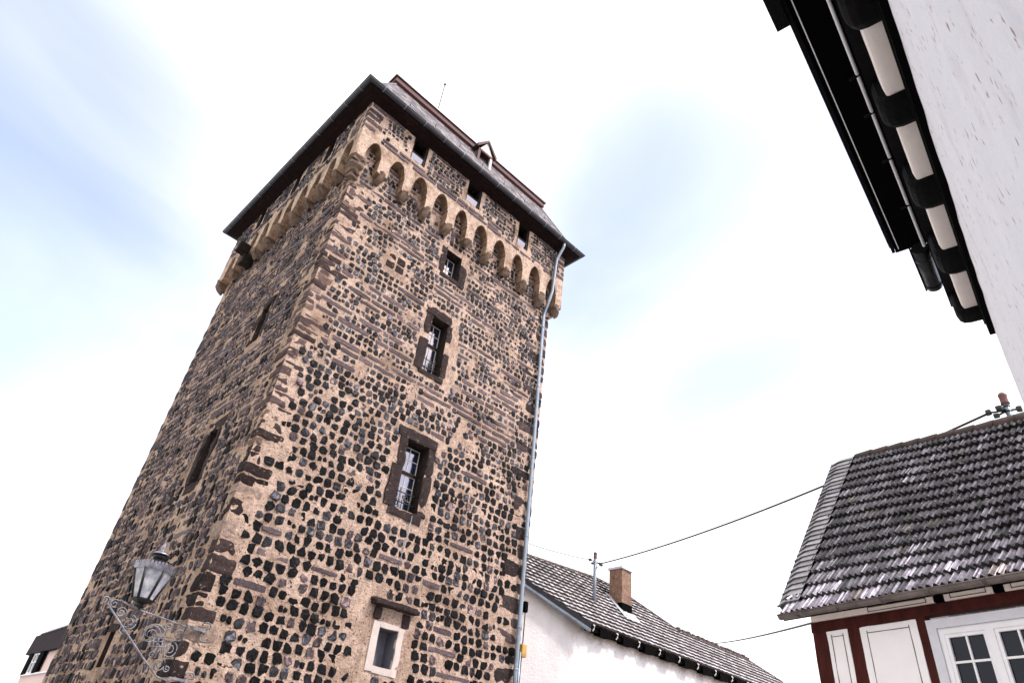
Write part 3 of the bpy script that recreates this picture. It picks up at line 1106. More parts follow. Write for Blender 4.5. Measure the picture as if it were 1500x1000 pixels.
for (xa, xb) in ((dx0 - 0.16, mx_), (dx1 + 0.16, mx_)):
    dm.hexa([(xa, fy, dze - .05), (xa, fy + .05, dze - .05), (xb, fy + .05, dzp - .1), (xb, fy, dzp - .1),
             (xa, fy, dze + .06), (xa, fy + .05, dze + .06), (xb, fy + .05, dzp), (xb, fy, dzp)], 'red_boards')
dm.poly([(dx0, fy + 0.06, dze), (dx1, fy + 0.06, dze), (mx_, fy + 0.06, dzp - 0.1)], 'bar')
dm.build('bargeboard', dorm)
dm = MB()
for (xa, xb) in ((dx0 - 0.18, mx_), (dx1 + 0.18, mx_)):
    dm.hexa([(xa, fy + 0.0, dze + .06), (xa, 1.4, dze + .06), (xb, 1.4, dzp), (xb, fy, dzp),
             (xa, fy, dze + .09), (xa, 1.4, dze + .09), (xb, 1.4, dzp + .03), (xb, fy, dzp + .03)], 'slate', (0.08, 0.075, 0.08))
dm.build('dormer_roof', dorm)


# gutter all round, with brackets
def half_gutter(mb, A, B, r, mname, outd, n=8, mitre=False):
    A, B, outd = Vector(A), Vector(B), Vector(outd)
    ax = (B - A).normalized() if mitre else Vector((0, 0, 0))
    upv = Vector((0, 0, 1))
    ia, ib = [], []
    for k in range(n + 1):
        t = math.pi * k / n
        off = outd * (-math.cos(t)) * r - upv * math.sin(t) * r
        ia.append(mb.add([A + off - ax * off.dot(outd)]))
        ib.append(mb.add([B + off + ax * off.dot(outd)]))
    for k in range(n):
        mb.face((ia[k], ib[k], ib[k + 1], ia[k + 1]), mname, smooth=True)
    for s_ in (() if mitre else (A, B)):        # end caps
        mb.poly([s_ + outd * (-math.cos(math.pi * k / n)) * r - upv * math.sin(math.pi * k / n) * r for k in range(n + 1)], mname)
    lip = outd * r
    mb.tube([A + lip - ax * r, B + lip + ax * r], 0.014, mname, 6)


gt = MB()
gr_, gz = 0.095, ZE + 0.02
half_gutter(gt, (x0 - .06, y0 - .06, gz), (x1 + .06, y0 - .06, gz), gr_, 'zinc_dark', (0, -1, 0), mitre=True)
half_gutter(gt, (x0 - .06, y1 + .06, gz), (x0 - .06, y0 - .06, gz), gr_, 'zinc_dark', (-1, 0, 0), mitre=True)
half_gutter(gt, (x1 + .06, y0 - .06, gz), (x1 + .06, y1 + .06, gz), gr_, 'zinc_dark', (1, 0, 0), mitre=True)
half_gutter(gt, (x1 + .06, y1 + .06, gz), (x0 - .06, y1 + .06, gz), gr_, 'zinc_dark', (0, 1, 0), mitre=True)
gut = gt.build('gutter', tower)
for k in range(12):
    gb = MB()
    x = x0 + 0.4 + k * (x1 - x0 - 0.8) / 11
    yy = y0 - .06
    gb.tube([(x, yy - 0.105 * math.cos(q * math.pi / 8), gz - 0.105 * math.sin(q * math.pi / 8)) for q in range(9)], 0.010, 'zinc', 5)
    gb.build('bracket', gut)
    gb = MB()
    y = y0 + 0.4 + k * (y1 - y0 - 0.8) / 11
    xx = x0 - .06
    gb.tube([(xx - 0.105 * math.cos(q * math.pi / 8), y, gz - 0.105 * math.sin(q * math.pi / 8)) for q in range(9)], 0.010, 'zinc', 5)
    gb.build('bracket', gut)

# downpipe
dp_ = MB()
pts = [(7.80, -0.70, 16.54), (7.80, -0.68, 16.35), (7.78, -0.44, 15.95), (7.76, -0.40, 15.80), (7.70, -0.38, 14.35), (7.68, -0.34, 14.1), (7.68, -0.14, 13.62), (7.68, -0.115, 13.4),
       (7.75, -0.115, 8), (7.83, -0.115, 2.4), (7.88, -0.115, GROUND)]
dp_.tube(pts, 0.055, 'zinc', 12)
dpo = dp_.build('downpipe', tower)
for z in (15.0, 12.9, 10.6, 8.2, 5.9, 3.6, 2.65, 1.4):
    t = (13.4 - z) / 11
    x = 7.68 + 0.15 * max(0, t) if z < 13.5 else 7.74
    y = -0.115 if z < 13.5 else -0.39
    cl = MB()
    cl.lathe((x, y, z), [(0.060, 0), (0.066, 0.01), (0.066, 0.035), (0.060, 0.045)], 'zinc', 12)
    cl.tube([(x, y, z + .02), (x, y + 0.12, z + .02)], 0.012, 'iron', 5)
    cl.build('clip', dpo)
dp2 = MB()
dp2.tube([(7.98, -0.06, 3.1), (7.985, -0.07, 2.0), (8.0, -0.07, GROUND)], 0.028, 'zinc', 8)
dp2.build('downpipe', tower)

# ------------------------------------------------------------------ wall lantern at the near corner
lamp = thing('wall_lantern', (-0.85, -0.05, 2.09), 'black six-sided street lantern on a scrolled forged bracket at the tower corner', 'lantern')
LX_, LY_, LZ_ = -0.86, -0.05, 2.14
N6, PH = 6, R(45)


def ring6(r, z):
    return [Vector((LX_ + r * math.cos(2 * math.pi * k / N6 + PH), LY_ + r * math.sin(2 * math.pi * k / N6 + PH), LZ_ + z)) for k in range(N6)]


rb, rtp, hb_ = 0.155, 0.295, 0.46
lo6, hi6 = ring6(rb, 0.0), ring6(rtp, hb_)
for k in range(6):
    q = (k + 1) % 6
    gm = MB()
    gm.quad(lo6[k], lo6[q], hi6[q], hi6[k], 'lamp_glass')
    gm.build('pane', lamp)
fm = MB()
for k in range(6):
    fm.tube([lo6[k], hi6[k]], 0.024, 'lamp_black', 6)
    fm.tube([lo6[k], lo6[(k + 1) % 6]], 0.018, 'lamp_black', 6)
fm.lathe((LX_, LY_, LZ_), [(0.03, -0.13), (0.035, -0.07), (0.10, -0.05), (0.165, -0.02), (0.165, 0.01), (0.05, 0.015)], 'lamp_black', 6, PH, False)
for k in range(6):
    a_ = 2 * math.pi * k / 6 + PH
    fm.tube([(LX_ + .02, LY_, LZ_ - .13), (LX_ + 0.09 * math.cos(a_), LY_ + 0.09 * math.sin(a_), LZ_ - 0.09), (LX_ + 0.05 * math.cos(a_), LY_ + 0.05 * math.sin(a_), LZ_ - 0.03)], 0.010, 'lamp_black', 5)
fm.build('frame', lamp)
rm = MB()
r1_, r2_ = ring6(0.315, hb_ - 0.01), ring6(0.33, hb_ + 0.075)
for k in range(6):
    q = (k + 1) % 6
    rm.quad(r1_[k], r1_[q], r2_[q], r2_[k], 'lamp_rim')
    i1, i2 = ring6(0.30, hb_ - 0.01), ring6(0.31, hb_ + 0.075)
    rm.quad(i1[k], i1[q], r1_[q], r1_[k], 'lamp_rim')
    rm.quad(i1[k], i1[q], i2[q], i2[k], 'lamp_rim')
    for t in range(6):      # crenellated top of the rim
        p, s_ = r2_[k].lerp(r2_[q], (t + 0.12) / 6), r2_[k].lerp(r2_[q], (t + 0.82) / 6)
        mid = (p + s_) / 2 + Vector((0, 0, 0.045))
        rm.poly([p, s_, s_ + Vector((0, 0, .03)), mid, p + Vector((0, 0, .03))], 'lamp_rim')
rm.build('rim', lamp)
cm = MB()
cm.lathe((LX_, LY_, LZ_), [(0.31, hb_ + 0.02), (0.25, hb_ + 0.10), (0.16, hb_ + 0.16), (0.11, hb_ + 0.19)], 'lamp_black', 6, PH, False)
cm.lathe((LX_, LY_, LZ_), [(0.105, hb_ + 0.18), (0.11, hb_ + 0.27), (0.10, hb_ + 0.28)], 'lamp_black', 12)
cm.lathe((LX_, LY_, LZ_), [(0.15, hb_ + 0.27), (0.155, hb_ + 0.28), (0.10, hb_ + 0.315), (0.045, hb_ + 0.34), (0.03, hb_ + 0.36), (0.045, hb_ + 0.385),
                            (0.028, hb_ + 0.41), (0.035, hb_ + 0.43), (0.012, hb_ + 0.47), (0.004, hb_ + 0.52)], 'lamp_rim', 14)
cm.build('cap', lamp)
bk = MB()
BY = -0.05


def B2(x, z):
    return (x, BY, z)


bk.tube([B2(0.05, 1.90), B2(-0.40, 1.945), B2(-0.86, 1.985), B2(-1.08, 2.03), B2(-1.18, 2.055)], 0.014, 'steel', 6)
bk.tube([B2(-1.34, 1.97), B2(-0.9, 1.63), B2(-0.53, 1.35), B2(-0.2, 1.115), B2(0.02, 1.08)], 0.014, 'steel', 6)
bk.tube([B2(-0.86, 1.985), B2(-0.86, 2.02)], 0.02, 'lamp_black', 6)
bk.tube([B2(-0.02, 1.95), B2(-0.02, 1.15)], 0.012, 'lamp_black', 6)
bk.box((0.0, -0.085, 1.885), (0.26, -0.035, 1.935), 'steel')
brk = bk.build('bracket', lamp)


def scroll(cx, cz, r, turns, a0, sgn=1, tail=None, th=0.009):
    pts = []
    n = int(22 * turns)
    for k in range(n + 1):
        t = k / n
        rr = r * (1 - 0.86 * t)
        a_ = a0 + sgn * 2 * math.pi * turns * t
        pts.append(B2(cx + rr * math.cos(a_), cz + rr * math.sin(a_)))
    if tail:
        pts = [B2(*q) for q in tail] + pts
    sm = MB()
    sm.tube(pts, th, 'steel', 6)
    sm.build('scroll', brk)


scroll(-1.385, 2.01, 0.065, 1.5, R(-60), 1, tail=[(-1.30, 1.94)])
scroll(-1.24, 1.985, 0.065, 1.4, R(80), 1, tail=[(-1.10, 2.035)])
scroll(-0.52, 1.675, 0.155, 2.2, R(-30), 1, tail=[(-0.28, 1.45), (-0.33, 1.55)])
scroll(-0.53, 1.665, 0.245, 0.62, R(10), 1)
scroll(-0.15, 1.52, 0.135, 2.0, R(120), -1, tail=[(-0.50, 1.62), (-0.34, 1.66)])
scroll(-0.09, 1.765, 0.10, 1.8, R(-100), 1, tail=[(-0.42, 1.58), (-0.28, 1.63)])
scroll(-0.235, 1.285, 0.105, 1.9, R(60), -1, tail=[(-0.25, 1.62), (-0.22, 1.48)])
scroll(-0.085, 1.25, 0.055, 1.5, R(170), 1)
scroll(-0.39, 1.395, 0.055, 1.4, R(10), 1, tail=[(-0.30, 1.50)])
scroll(-1.09, 1.885, 0.09, 1.7, R(-30), 1, tail=[(-0.98, 1.80)])
scroll(-0.91, 1.77, 0.12, 1.8, R(100), -1)
scroll(-0.95, 1.66, 0.07, 1.3, R(-90), -1)
scroll(-0.30, 1.86, 0.05, 1.3, R(-90), 1)
for k in range(3):       # woven lattice in the middle of the scrollwork
    t = k * 0.075
    sm = MB()
    sm.tube([B2(-0.47 + t, 1.69 - 0.01 * k), B2(-0.40 + t, 1.44)], 0.009, 'steel', 6)
    sm.tube([B2(-0.49, 1.66 - t), B2(-0.18, 1.70 - t)], 0.009, 'steel', 6)
    sm.build('lattice_bar', brk)
for (x, z, s_) in ((0.31, 1.91, 1), (0.32, 1.13, 1)):
    an = MB()
    an.tube([(x + 0.075 * math.cos(q), -0.06, z + 0.075 + 0.06 * math.sin(q)) for q in [R(v_) for v_ in range(-20, 200, 20)]][::-1] + [(x - 0.04, -0.06, z + 0.02), (x, -0.06, z - 0.05)]
            + [(x + 0.02 + 0.075 * math.cos(q), -0.06, z - 0.11 + 0.06 * math.sin(q)) for q in [R(v_) for v_ in range(140, 380, 20)]], 0.013, 'steel', 6)
    an.box((x - 0.06, -0.09, z - 0.03), (x + 0.0, -0.02, z + 0.03), 'steel')
    if z < 1.5:
        an.box((0.0, -0.08, z - 0.02), (0.27, -0.04, z + 0.02), 'steel')
    an.build('anchor', brk)

# ------------------------------------------------------------------ tiled roofs


def tiles(mb, pos, ulo, uhi, rows, wid, tone_fn, amp=0.022, lip=0.04, waves=2, seg=8, u_start=0.0, u_end=10.0, jit=0.004, glint_streak=False):
    """Interlocking wavy tiles. pos(u, t, h): point at u along the eave, t up the slope (0..1), h above it."""
    n = int((u_end - u_start) / wid) + 1
    for r in range(rows):
        t0, t1 = r / rows, min(1.0, (r + 1.12) / rows)
        lo0, hi0, lo1, hi1 = ulo(t0), uhi(t0), ulo(t1), uhi(t1)
        for k in range(n):
            ua, ub_ = u_start + k * wid, u_start + (k + 1) * wid
            if ub_ <= min(lo0, lo1) or ua >= max(hi0, hi1):
                continue
            if r == 0 and ub_ < lo0:
                continue
            tone = tone_fn(ua, t0)
            dz, dt = U(-jit, jit), U(-0.03, 0.03) / rows
            i0, i1, i2 = [], [], []
            for q in range(seg + 1):
                u = ua + wid * q / seg * 0.985
                h = amp * 0.5 * (1 - math.cos(2 * math.pi * waves * q / seg)) * (1.0 if waves else 0)
                uu0 = max(lo0, min(hi0, u))
                uu1 = max(lo1, min(hi1, u))
                i0.append(mb.add([pos(uu0, t0 + dt, lip + h + dz)]))
                i1.append(mb.add([pos(uu1, t1, 0.006 + h)]))
                i2.append(mb.add([pos(uu0, t0 + dt, 0.0 + h * 0.6)]))
            for q in range(seg):
                sk = (U(0.45, 1.05) if random.random() < 0.76 else U(1.6, 3.4)) if glint_streak else 1.0  # strip tones: wave shading and sky highlights put into the tile colour
                mb.face((i0[q], i0[q + 1], i1[q + 1], i1[q]), 'tile', (tone[0] * sk, tone[1] * sk, tone[2] * sk), True)
                mb.face((i2[q], i2[q + 1], i0[q + 1], i0[q]), 'tile', (0.008, 0.007, 0.007))  # lip face near black: shadow under each row put into the colour


# ------------------------------------------------------------------ white house behind the tower
wh = thing('white_house', (18, 4.5, GROUND), 'long white rendered house with grey tiled roof and a brown chimney right behind the tower', 'house')
EY, EZ = 1.75, 5.0
S45 = math.sqrt(0.5)


def wpos(u, t, h):
    v = t * 3.75
    return Vector((u, EY + v * S45 - h * S45, EZ + v * S45 + h * S45))


def interp(tab, x):
    for (a, fa), (b, fb) in zip(tab[:-1], tab[1:]):
        if a <= x <= b:
            return fa + (fb - fa) * (x - a) / (b - a)
    return tab[-1][1] if x > tab[-1][0] else tab[0][1]


lo_t = [(0, 12.65), (1.20, 10.46), (2.54, 8.04), (3.10, 8.04), (3.12, 12.0), (3.69, 16.19), (3.76, 16.4)]
hi_t = [(0, 28.3), (1.10, 27.3), (1.92, 25.42), (1.97, 19.98), (3.55, 17.39), (3.69, 16.5), (3.76, 16.4)]
rf = MB()


def wh_tone(u, t):
    b = random.choice((U(0.32, 0.46), U(0.42, 0.60), U(0.20, 0.32)))
    return (b * 1.04, b * 0.96, b * 0.95)


tiles(rf, wpos, lambda t: interp(lo_t, t * 3.75), lambda t: interp(hi_t, t * 3.75), 16, 0.30, wh_tone, amp=0.020, lip=0.085, waves=1, seg=6, u_start=8.04, u_end=28.4)
und = [(12.65, 0), (28.3, 0), (27.3, 1.10), (25.42, 1.92), (19.98, 1.97), (17.39, 3.55), (16.19, 3.69), (12.02, 3.10), (8.04, 3.10), (8.04, 2.54), (10.46, 1.20)]
rf.poly([wpos(u, v / 3.75, -0.03) for u, v in und], 'soffit')
rf.poly([wpos(u, v / 3.75, 0.004) for u, v in und], 'tile', (0.03, 0.027, 0.027))
for (u, v), (u2, v2) in zip(und, und[1:] + und[:1]):
    rf.quad(wpos(u, v / 3.75, -0.03), wpos(u2, v2 / 3.75, -0.03), wpos(u2, v2 / 3.75, 0.02), wpos(u, v / 3.75, 0.02), 'soffit')
top = [(8.04, 3.10), (12.02, 3.10), (16.19, 3.69), (17.39, 3.55), (19.98, 1.97), (25.42, 1.92), (27.3, 1.10), (28.3, 0)]
for (u, v), (u2, v2) in zip(top[:-1], top[1:]):      # the far slope
    a_, b_ = wpos(u, v / 3.75, 0.02), wpos(u2, v2 / 3.75, 0.02)
    rf.quad(a_, b_, (b_.x - (0.5 if u2 > 19 else 0), 8.0, 3.4), (a_.x - (0.5 if u > 19 else 0), 8.0, 3.4), 'tile', (0.2, 0.19, 0.19))
wroof = rf.build('roof', wh)
rt_ = MB()
for (u, v), (u2, v2) in zip(top[:-1], top[1:]):
    n = max(1, int(abs(u2 - u) / 0.36))
    for k in range(n):
        a_, b_ = wpos(u + (u2 - u) * k / n, (v + (v2 - v) * k / n) / 3.75, 0.03), wpos(u + (u2 - u) * (k + 1.08) / n, (v + (v2 - v) * (k + 1.08) / n) / 3.75, 0.03)
        rt_.tube([a_, b_], 0.075, 'ridge_tile', 8, r2=0.09)
        if 19.9 < u + (u2 - u) * k / n < 25.5:
            rt_.rough(a_ + Vector((-.12, -.1, .02)), a_ + Vector((.12, .1, .14)), 'ridge_tile', amp=0.05, n=3)
rt_.build('ridge_tile', wroof)
wb = MB()
plan = [(28.0, 2.0), (14.2, 2.0), (13.3, 2.04), (12.7, 2.12), (12.0, 2.30), (11.3, 2.54), (10.56, 2.84), (8.04, 3.88), (8.04, 8.0), (28.0, 8.0)]


def wtop(x, y):
    if x > 27.5:
        return 5.1 if y < 2.1 else 4.2
    return EZ + (y - EY) - 0.05 if y < 4 else 3.7


for (p, q) in zip(plan, plan[1:] + plan[:1]):
    n = 4
    for k in range(n):
        a_ = (p[0] + (q[0] - p[0]) * k / n, p[1] + (q[1] - p[1]) * k / n)
        b_ = (p[0] + (q[0] - p[0]) * (k + 1) / n, p[1] + (q[1] - p[1]) * (k + 1) / n)
        i_ = wb.add([(*a_, GROUND), (*b_, GROUND), (*b_, wtop(*b_)), (*a_, wtop(*a_))])
        wb.face((i_, i_ + 1, i_ + 2, i_ + 3), 'damp_render')
wb.build('wall', wh)
# sloped zinc gutter along the cut edge by the tower
gm = MB()
A_, B_ = Vector((12.72, 1.66, 4.93)), Vector((8.1, 3.58, 6.86))
ud = (B_ - A_).normalized()
outn = Vector((ud.y, -ud.x, 0)).normalized()
if outn.y > 0:
    outn = -outn
for k in range(1):
    gm.hexa([A_ + outn * 0.02 - Vector((0, 0, .13)), B_ + outn * 0.02 - Vector((0, 0, .13)), B_ - outn * 0.10 - Vector((0, 0, .13)), A_ - outn * 0.10 - Vector((0, 0, .13)),
             A_ + outn * 0.08 + Vector((0, 0, .02)), B_ + outn * 0.08 + Vector((0, 0, .02)), B_ - outn * 0.10 + Vector((0, 0, .02)), A_ - outn * 0.10 + Vector((0, 0, .02))], 'zinc_dark')
    gm.hexa([A_ + outn * 0.03 - Vector((0, 0, .20)), B_ + outn * 0.03 - Vector((0, 0, .20)), B_ - outn * 0.10 - Vector((0, 0, .20)), A_ - outn * 0.10 - Vector((0, 0, .20)),
             A_ + outn * 0.045 - Vector((0, 0, .13)), B_ + outn * 0.045 - Vector((0, 0, .13)), B_ - outn * 0.10 - Vector((0, 0, .13)), A_ - outn * 0.10 - Vector((0, 0, .13))], 'zinc')
gm.build('gutter', wh)
rk = MB()     # dark eave board and rafter tails
rk.box((12.8, 1.80, 4.80), (28.2, 1.98, 4.93), 'black_matt')
x = 13.3
while x < 28:
    rk.hexa([(x, 1.72, 4.72), (x + .55, 1.72, 4.72), (x + .55, 2.0, 4.76), (x, 2.0, 4.76), (x, 1.72, 4.92), (x + .55, 1.72, 4.92), (x + .55, 2.0, 5.02), (x, 2.0, 5.02)], 'black_matt')
    x += 1.22
rk.build('rafter_tail', wh)
x = 12.95
while x < 27.5:
    hk = MB()
    hk.tube([(x, 1.74, 4.99), (x, 1.68, 4.95), (x, 1.70, 4.85), (x, 1.76, 4.80)], 0.022, 'white_paint', 6)
    hk.build('gutter_hook', wh)
    x += 1.22
# chimney
cm = MB()
cx0, cx1, cy0, cy1 = 16.02, 16.62, 2.92, 3.52
cm.box((cx0, cy0, 5.6), (cx1, cy1, 7.80), 'chimney')
chim = cm.build('chimney', wh)
cm = MB()
cm.box((cx0 - .05, cy0 - .05, 7.80), (cx1 + .05, cy1 + .05, 7.88), 'lead')
cm.build('cap', chim)
cm = MB()
t_c = (cy0 - EY) / S45 / 3.75
for (ua, ub_, va, vb) in ((cx0 - .22, cx0 + .02, -.35, 0.95), (cx0 + .02, cx1 + .10, -.42, 0.0)):
    v0 = (cy0 - EY) / S45
    p = [wpos(ua, (v0 + va) / 3.75, .085), wpos(ub_, (v0 + va) / 3.75, .085), wpos(ub_, (v0 + vb) / 3.75, .10), wpos(ua, (v0 + vb) / 3.75, .10)]
    q = [wpos(ua, (v0 + va) / 3.75, .03), wpos(ub_, (v0 + va) / 3.75, .03), wpos(ub_, (v0 + vb) / 3.75, .03), wpos(ua, (v0 + vb) / 3.75, .03)]
    cm.hexa(q + p, 'lead')
cm.build('flashing', chim)
cm = MB()
cm.box((cx0 - .012, cy0 - .012, 5.9), (cx1 + .012, cy1 + .012, 6.55), 'black_matt')
cm.build('collar', chim)


def mast(parent, x, y, z0, z1, wires, rad_=0.05):
    mm = MB()
    mm.tube([(x, y, z0), (x, y, z1 - 0.22)], rad_, 'zinc', 10)
    mo = mm.build('service_mast', parent)
    mm = MB()
    mm.lathe((x, y, z1 - 0.24), [(0.055, 0), (0.075, 0.02), (0.065, 0.06), (0.065, 0.16), (0.075, 0.19), (0.05, 0.24)], 'terracotta_cap', 10)
    mm.build('cap', mo)
    mm = MB()
    for zz in (0.30, 0.40):
        mm.lathe((x, y, z1 - zz), [(0.05, 0), (0.06, 0.01), (0.06, 0.03), (0.05, 0.04)], 'iron', 10)
    for (dx, dy, dz) in wires:
        mm.tube([(x, y, z1 - 0.35), (x + dx * .45, y + dy * .45, z1 - 0.35 + dz * .45), (x + dx, y + dy, z1 - 0.35 + dz)], 0.018, 'iron', 6)
        mm.rough((x + dx - .05, y + dy - .05, z1 - .39 + dz), (x + dx + .05, y + dy + .05, z1 - .31 + dz), 'iron', amp=0.02, n=3)
    mm.build('insulator', mo)
    return mo


mast(wh, 14.38, 2.9, 6.0, 7.92, [(0.26, -0.05, 0), (0.22, -0.12, -0.08), (-0.22, 0.06, 0.02), (-.2, -.05, -.12), (0.08, -0.18, -0.1), (.1, .05, -.16)], 0.062)
cm = MB()
cm.lathe((14.38, 2.9, 6.10), [(0.05, 0), (0.055, 0.02), (0.055, 0.2), (0.05, 0.22)], 'black_matt', 10)
cm.box((14.2, 2.65, 5.88), (14.56, 2.9, 5.97), 'lead')
cm.build('mast_flashing', wh)

# yellow meter box and conduit between tower and house
mb_ = thing('junction_box', (8.05, 0.05, 2.9), 'small yellow junction box beside the downpipe at the tower edge', 'junction box')
q = MB()
q.rough((8.02, -0.08, 3.0), (8.20, 0.08, 3.30), 'yellow', amp=0.006, n=6, rnd=0.2)
q.build('housing', mb_)
q = MB()
q.tube([(8.08, -0.02, 3.3), (8.075, -0.02, 4.1)], 0.015, 'iron', 6)
q.rough((8.0, -0.07, 4.05), (8.14, 0.06, 4.32), 'black_matt', amp=0.01, n=4)
q.tube([(8.08, -0.02, 3.0), (8.07, -0.02, 2.0)], 0.012, 'iron', 6)
q.build('conduit', mb_)

# ------------------------------------------------------------------ half-timbered house at the right
az = R(-167)
DD = Vector((math.sin(az), math.cos(az), 0))        # along the eave, towards the camera
HH = Vector((-DD.y, DD.x, 0))                       # into the house
ZZ = Vector((0, 0, 1))
E0 = Vector((6.85, -7.32, 3.0))
th_ = R(54)
VV = HH * math.cos(th_) + ZZ * math.sin(th_)
NN = -HH * math.sin(th_) + ZZ * math.cos(th_)
ht = thing('half_timbered_house', E0 + DD * 3 + HH * 3 + ZZ * (GROUND - 3.0), 'half-timbered house with oxblood beams, white infill and dark wavy roof tiles', 'house')
HL = 7.0


def hlen(u):
    return interp([(-0.3, 4.72), (0.2, 4.62), (3.6, 3.90), (4.2, 3.80), (8, 3.76)], u)


def hpos(u, t, h):
    sag = 0.02 * math.sin(u * 1.7) * math.sin(t * 3.1)
    return E0 + DD * u + VV * (t * hlen(u)) + NN * (h + sag)


rf = MB()
rowtone = {}


def ht_tone(u, t):
    k = random.random()
    b = U(0.035, 0.115) * (1.0 + 3.6 * max(0, 0.24 - t) / 0.24)
    if k < 0.16:
        b *= 1.5
    b *= 1 + 0.9 * max(0, noise.noise(Vector((u * 0.9, t * 4, 3))))
    if k > 0.95:
        return (b * 1.2, b * 1.0, b * 0.97)
    return (b * 1.03, b * 0.94, b * 1.08)


tiles(rf, hpos, lambda t: 0.30 if t > 0.10 else 0.02, lambda t: HL, 15, 0.205, ht_tone, amp=0.05, lip=0.085, waves=2, seg=16, u_start=0.02, u_end=HL + .2, jit=0.007, glint_streak=True)
for h_, mn in ((-0.06, 'soffit'), (0.0, 'tile')):
    rf.quad(hpos(0, 0, h_), hpos(HL, 0, h_), hpos(HL, 1, h_), hpos(0, 1, h_), mn, (0.03, 0.028, 0.03))
rf.quad(hpos(0, 0, -.06), hpos(0, 0, .03), hpos(0, 1, .03), hpos(0, 1, -.06), 'soffit')
bk1, bk2 = hpos(0, 1, 0), hpos(HL, 1, 0)
rf.quad(bk1, bk2, bk2 + HH * 3.0 - ZZ * 3.6, bk1 + HH * 3.0 - ZZ * 3.6, 'tile', (0.11, 0.10, 0.105))
hroof = rf.build('roof', ht)
vs_ = MB()       # verge of small overlapping slates
nv = 30
for k in range(nv):
    t0, t1 = 0.055 + 0.945 * k / nv, 0.055 + 0.945 * (k + 1.35) / nv
    t1 = min(t1, 1.0)
    b = U(0.16, 0.36)
    jj = U(-.02, .03)
    p = [hpos(-0.13 - jj - 0.14 * t0, t0, 0.05), hpos(0.05 - 0.07 * t0, t0, 0.105 + U(0, .02)), hpos(0.33, t0, 0.11), hpos(0.33, t1, 0.08), hpos(0.05 - 0.07 * t0, t1, 0.07), hpos(-0.13 - 0.14 * t0, t1, 0.02)]
    tn = (b, b * 0.97, b * 1.02)
    vs_.quad(p[0], p[1], p[4], p[5], 'slate', tn)
    vs_.quad(p[1], p[2], p[3], p[4], 'slate', tn)
    vs_.quad(p[0], p[1], p[1] - NN * .03, p[0] - NN * .03, 'slate', (b * .3, b * .3, b * .3))
    vs_.quad(p[1], p[2], p[2] - NN * .03, p[1] - NN * .03, 'slate', (b * .3, b * .3, b * .3))
vs_.quad(hpos(0.33, 0.06, 0.10), hpos(0.33, 1, 0.10), hpos(0.34, 1, 0.0), hpos(0.34, 0.06, 0.0), 'black_matt')
vs_.quad(hpos(-0.14, 0.06, 0.04), hpos(-0.28, 1, 0.04), hpos(-0.28, 1, -0.1), hpos(-0.14, 0.06, -0.1), 'slate', (.06, .06, .065))
vs_.build('verge_slate', hroof)
rd = MB()
u = 0.35
while u < HL:
    rd.tube([hpos(u, 1, 0.03), hpos(u + 0.38, 1, 0.035)], 0.085, 'ridge_tile', 8, r2=0.105)
    u += 0.345
rd.build('ridge_tile', hroof)
# facade
OFF = 0.32
F0 = E0 + HH * OFF
F0.z = 0


def fb(mb, u0, u1, h0, h1, z0, z1, mname):
    mb.fbox(F0, DD, HH, ZZ, (u0, h0, z0), (u1, h1, z1), mname)


zt = 2.80     # underside of the wall plate
fa = MB()
fb(fa, 0.34, 2.16, 0.05, 0.3, GROUND, 2.96, 'infill')
fb(fa, 3.75, HL, 0.05, 0.3, GROUND, 2.96, 'infill')
fb(fa, 2.16, 3.75, 0.05, 0.3, GROUND, 1.3, 'infill')
fb(fa, 0.34, 0.36, 0.30, 5.0, GROUND, 2.9, 'infill')
ga = F0 + DD * 0.34 + HH * 0.3
apex = hpos(0.1, 1, -0.1)
fa.poly([ga + ZZ * 2.9, F0 + DD * 0.34 + HH * 5.0 + ZZ * 2.9, Vector((apex.x, apex.y, apex.z)) + DD * .3], 'infill')
# infill fields, raised a little with rounded plaster edges
for (u0, u1, z0, z1) in ((0.56, 0.93, 0.6, zt - .015), (1.14, 2.03, 0.6, zt - .02), (4.1, 4.9, 0.6, zt - .02), (5.1, 6.0, 0.6, zt - .02)):
    fa.rough((u0, -0.008, z0), (u1, 0.08, z1), 'infill', amp=0.013, n=12, rnd=0.12, P=lambda q: F0 + DD * q.x + HH * q.y + ZZ * q.z)
fa.build('wall', ht)
# thin painted line round each field

def liner(u0, u1, z0, z1, hh=-0.0145):
    t = 0.0045
    ln = MB()
    for (a_, b_, c_, d_) in ((u0, u1, z1 - t, z1 + t), (u0, u1, z0 - t, z0 + t), (u0 - t, u0 + t, z0 - .01, z1 + .03), (u1 - t, u1 + t, z0 - .01, z1 + .03)):
        ln.fbox(F0, DD, HH, ZZ, (a_, hh, c_), (b_, hh + 0.012, d_), 'line')
    ln.build('painted_line', ht)


liner(0.645, 0.85, 0.7, zt - .105)
liner(1.255, 1.915, 0.7, zt - .115)
beams = MB()


def beam(u0, u1, z0, z1, name='post'):
    q = MB()
    q.rough((u0, -0.002, z0), (u1, 0.14, z1), 'beam_red', amp=0.014, n=10, rnd=0.05, freq=3, P=lambda p: F0 + DD * p.x + HH * p.y + ZZ * p.z)
    q.build(name, ht)


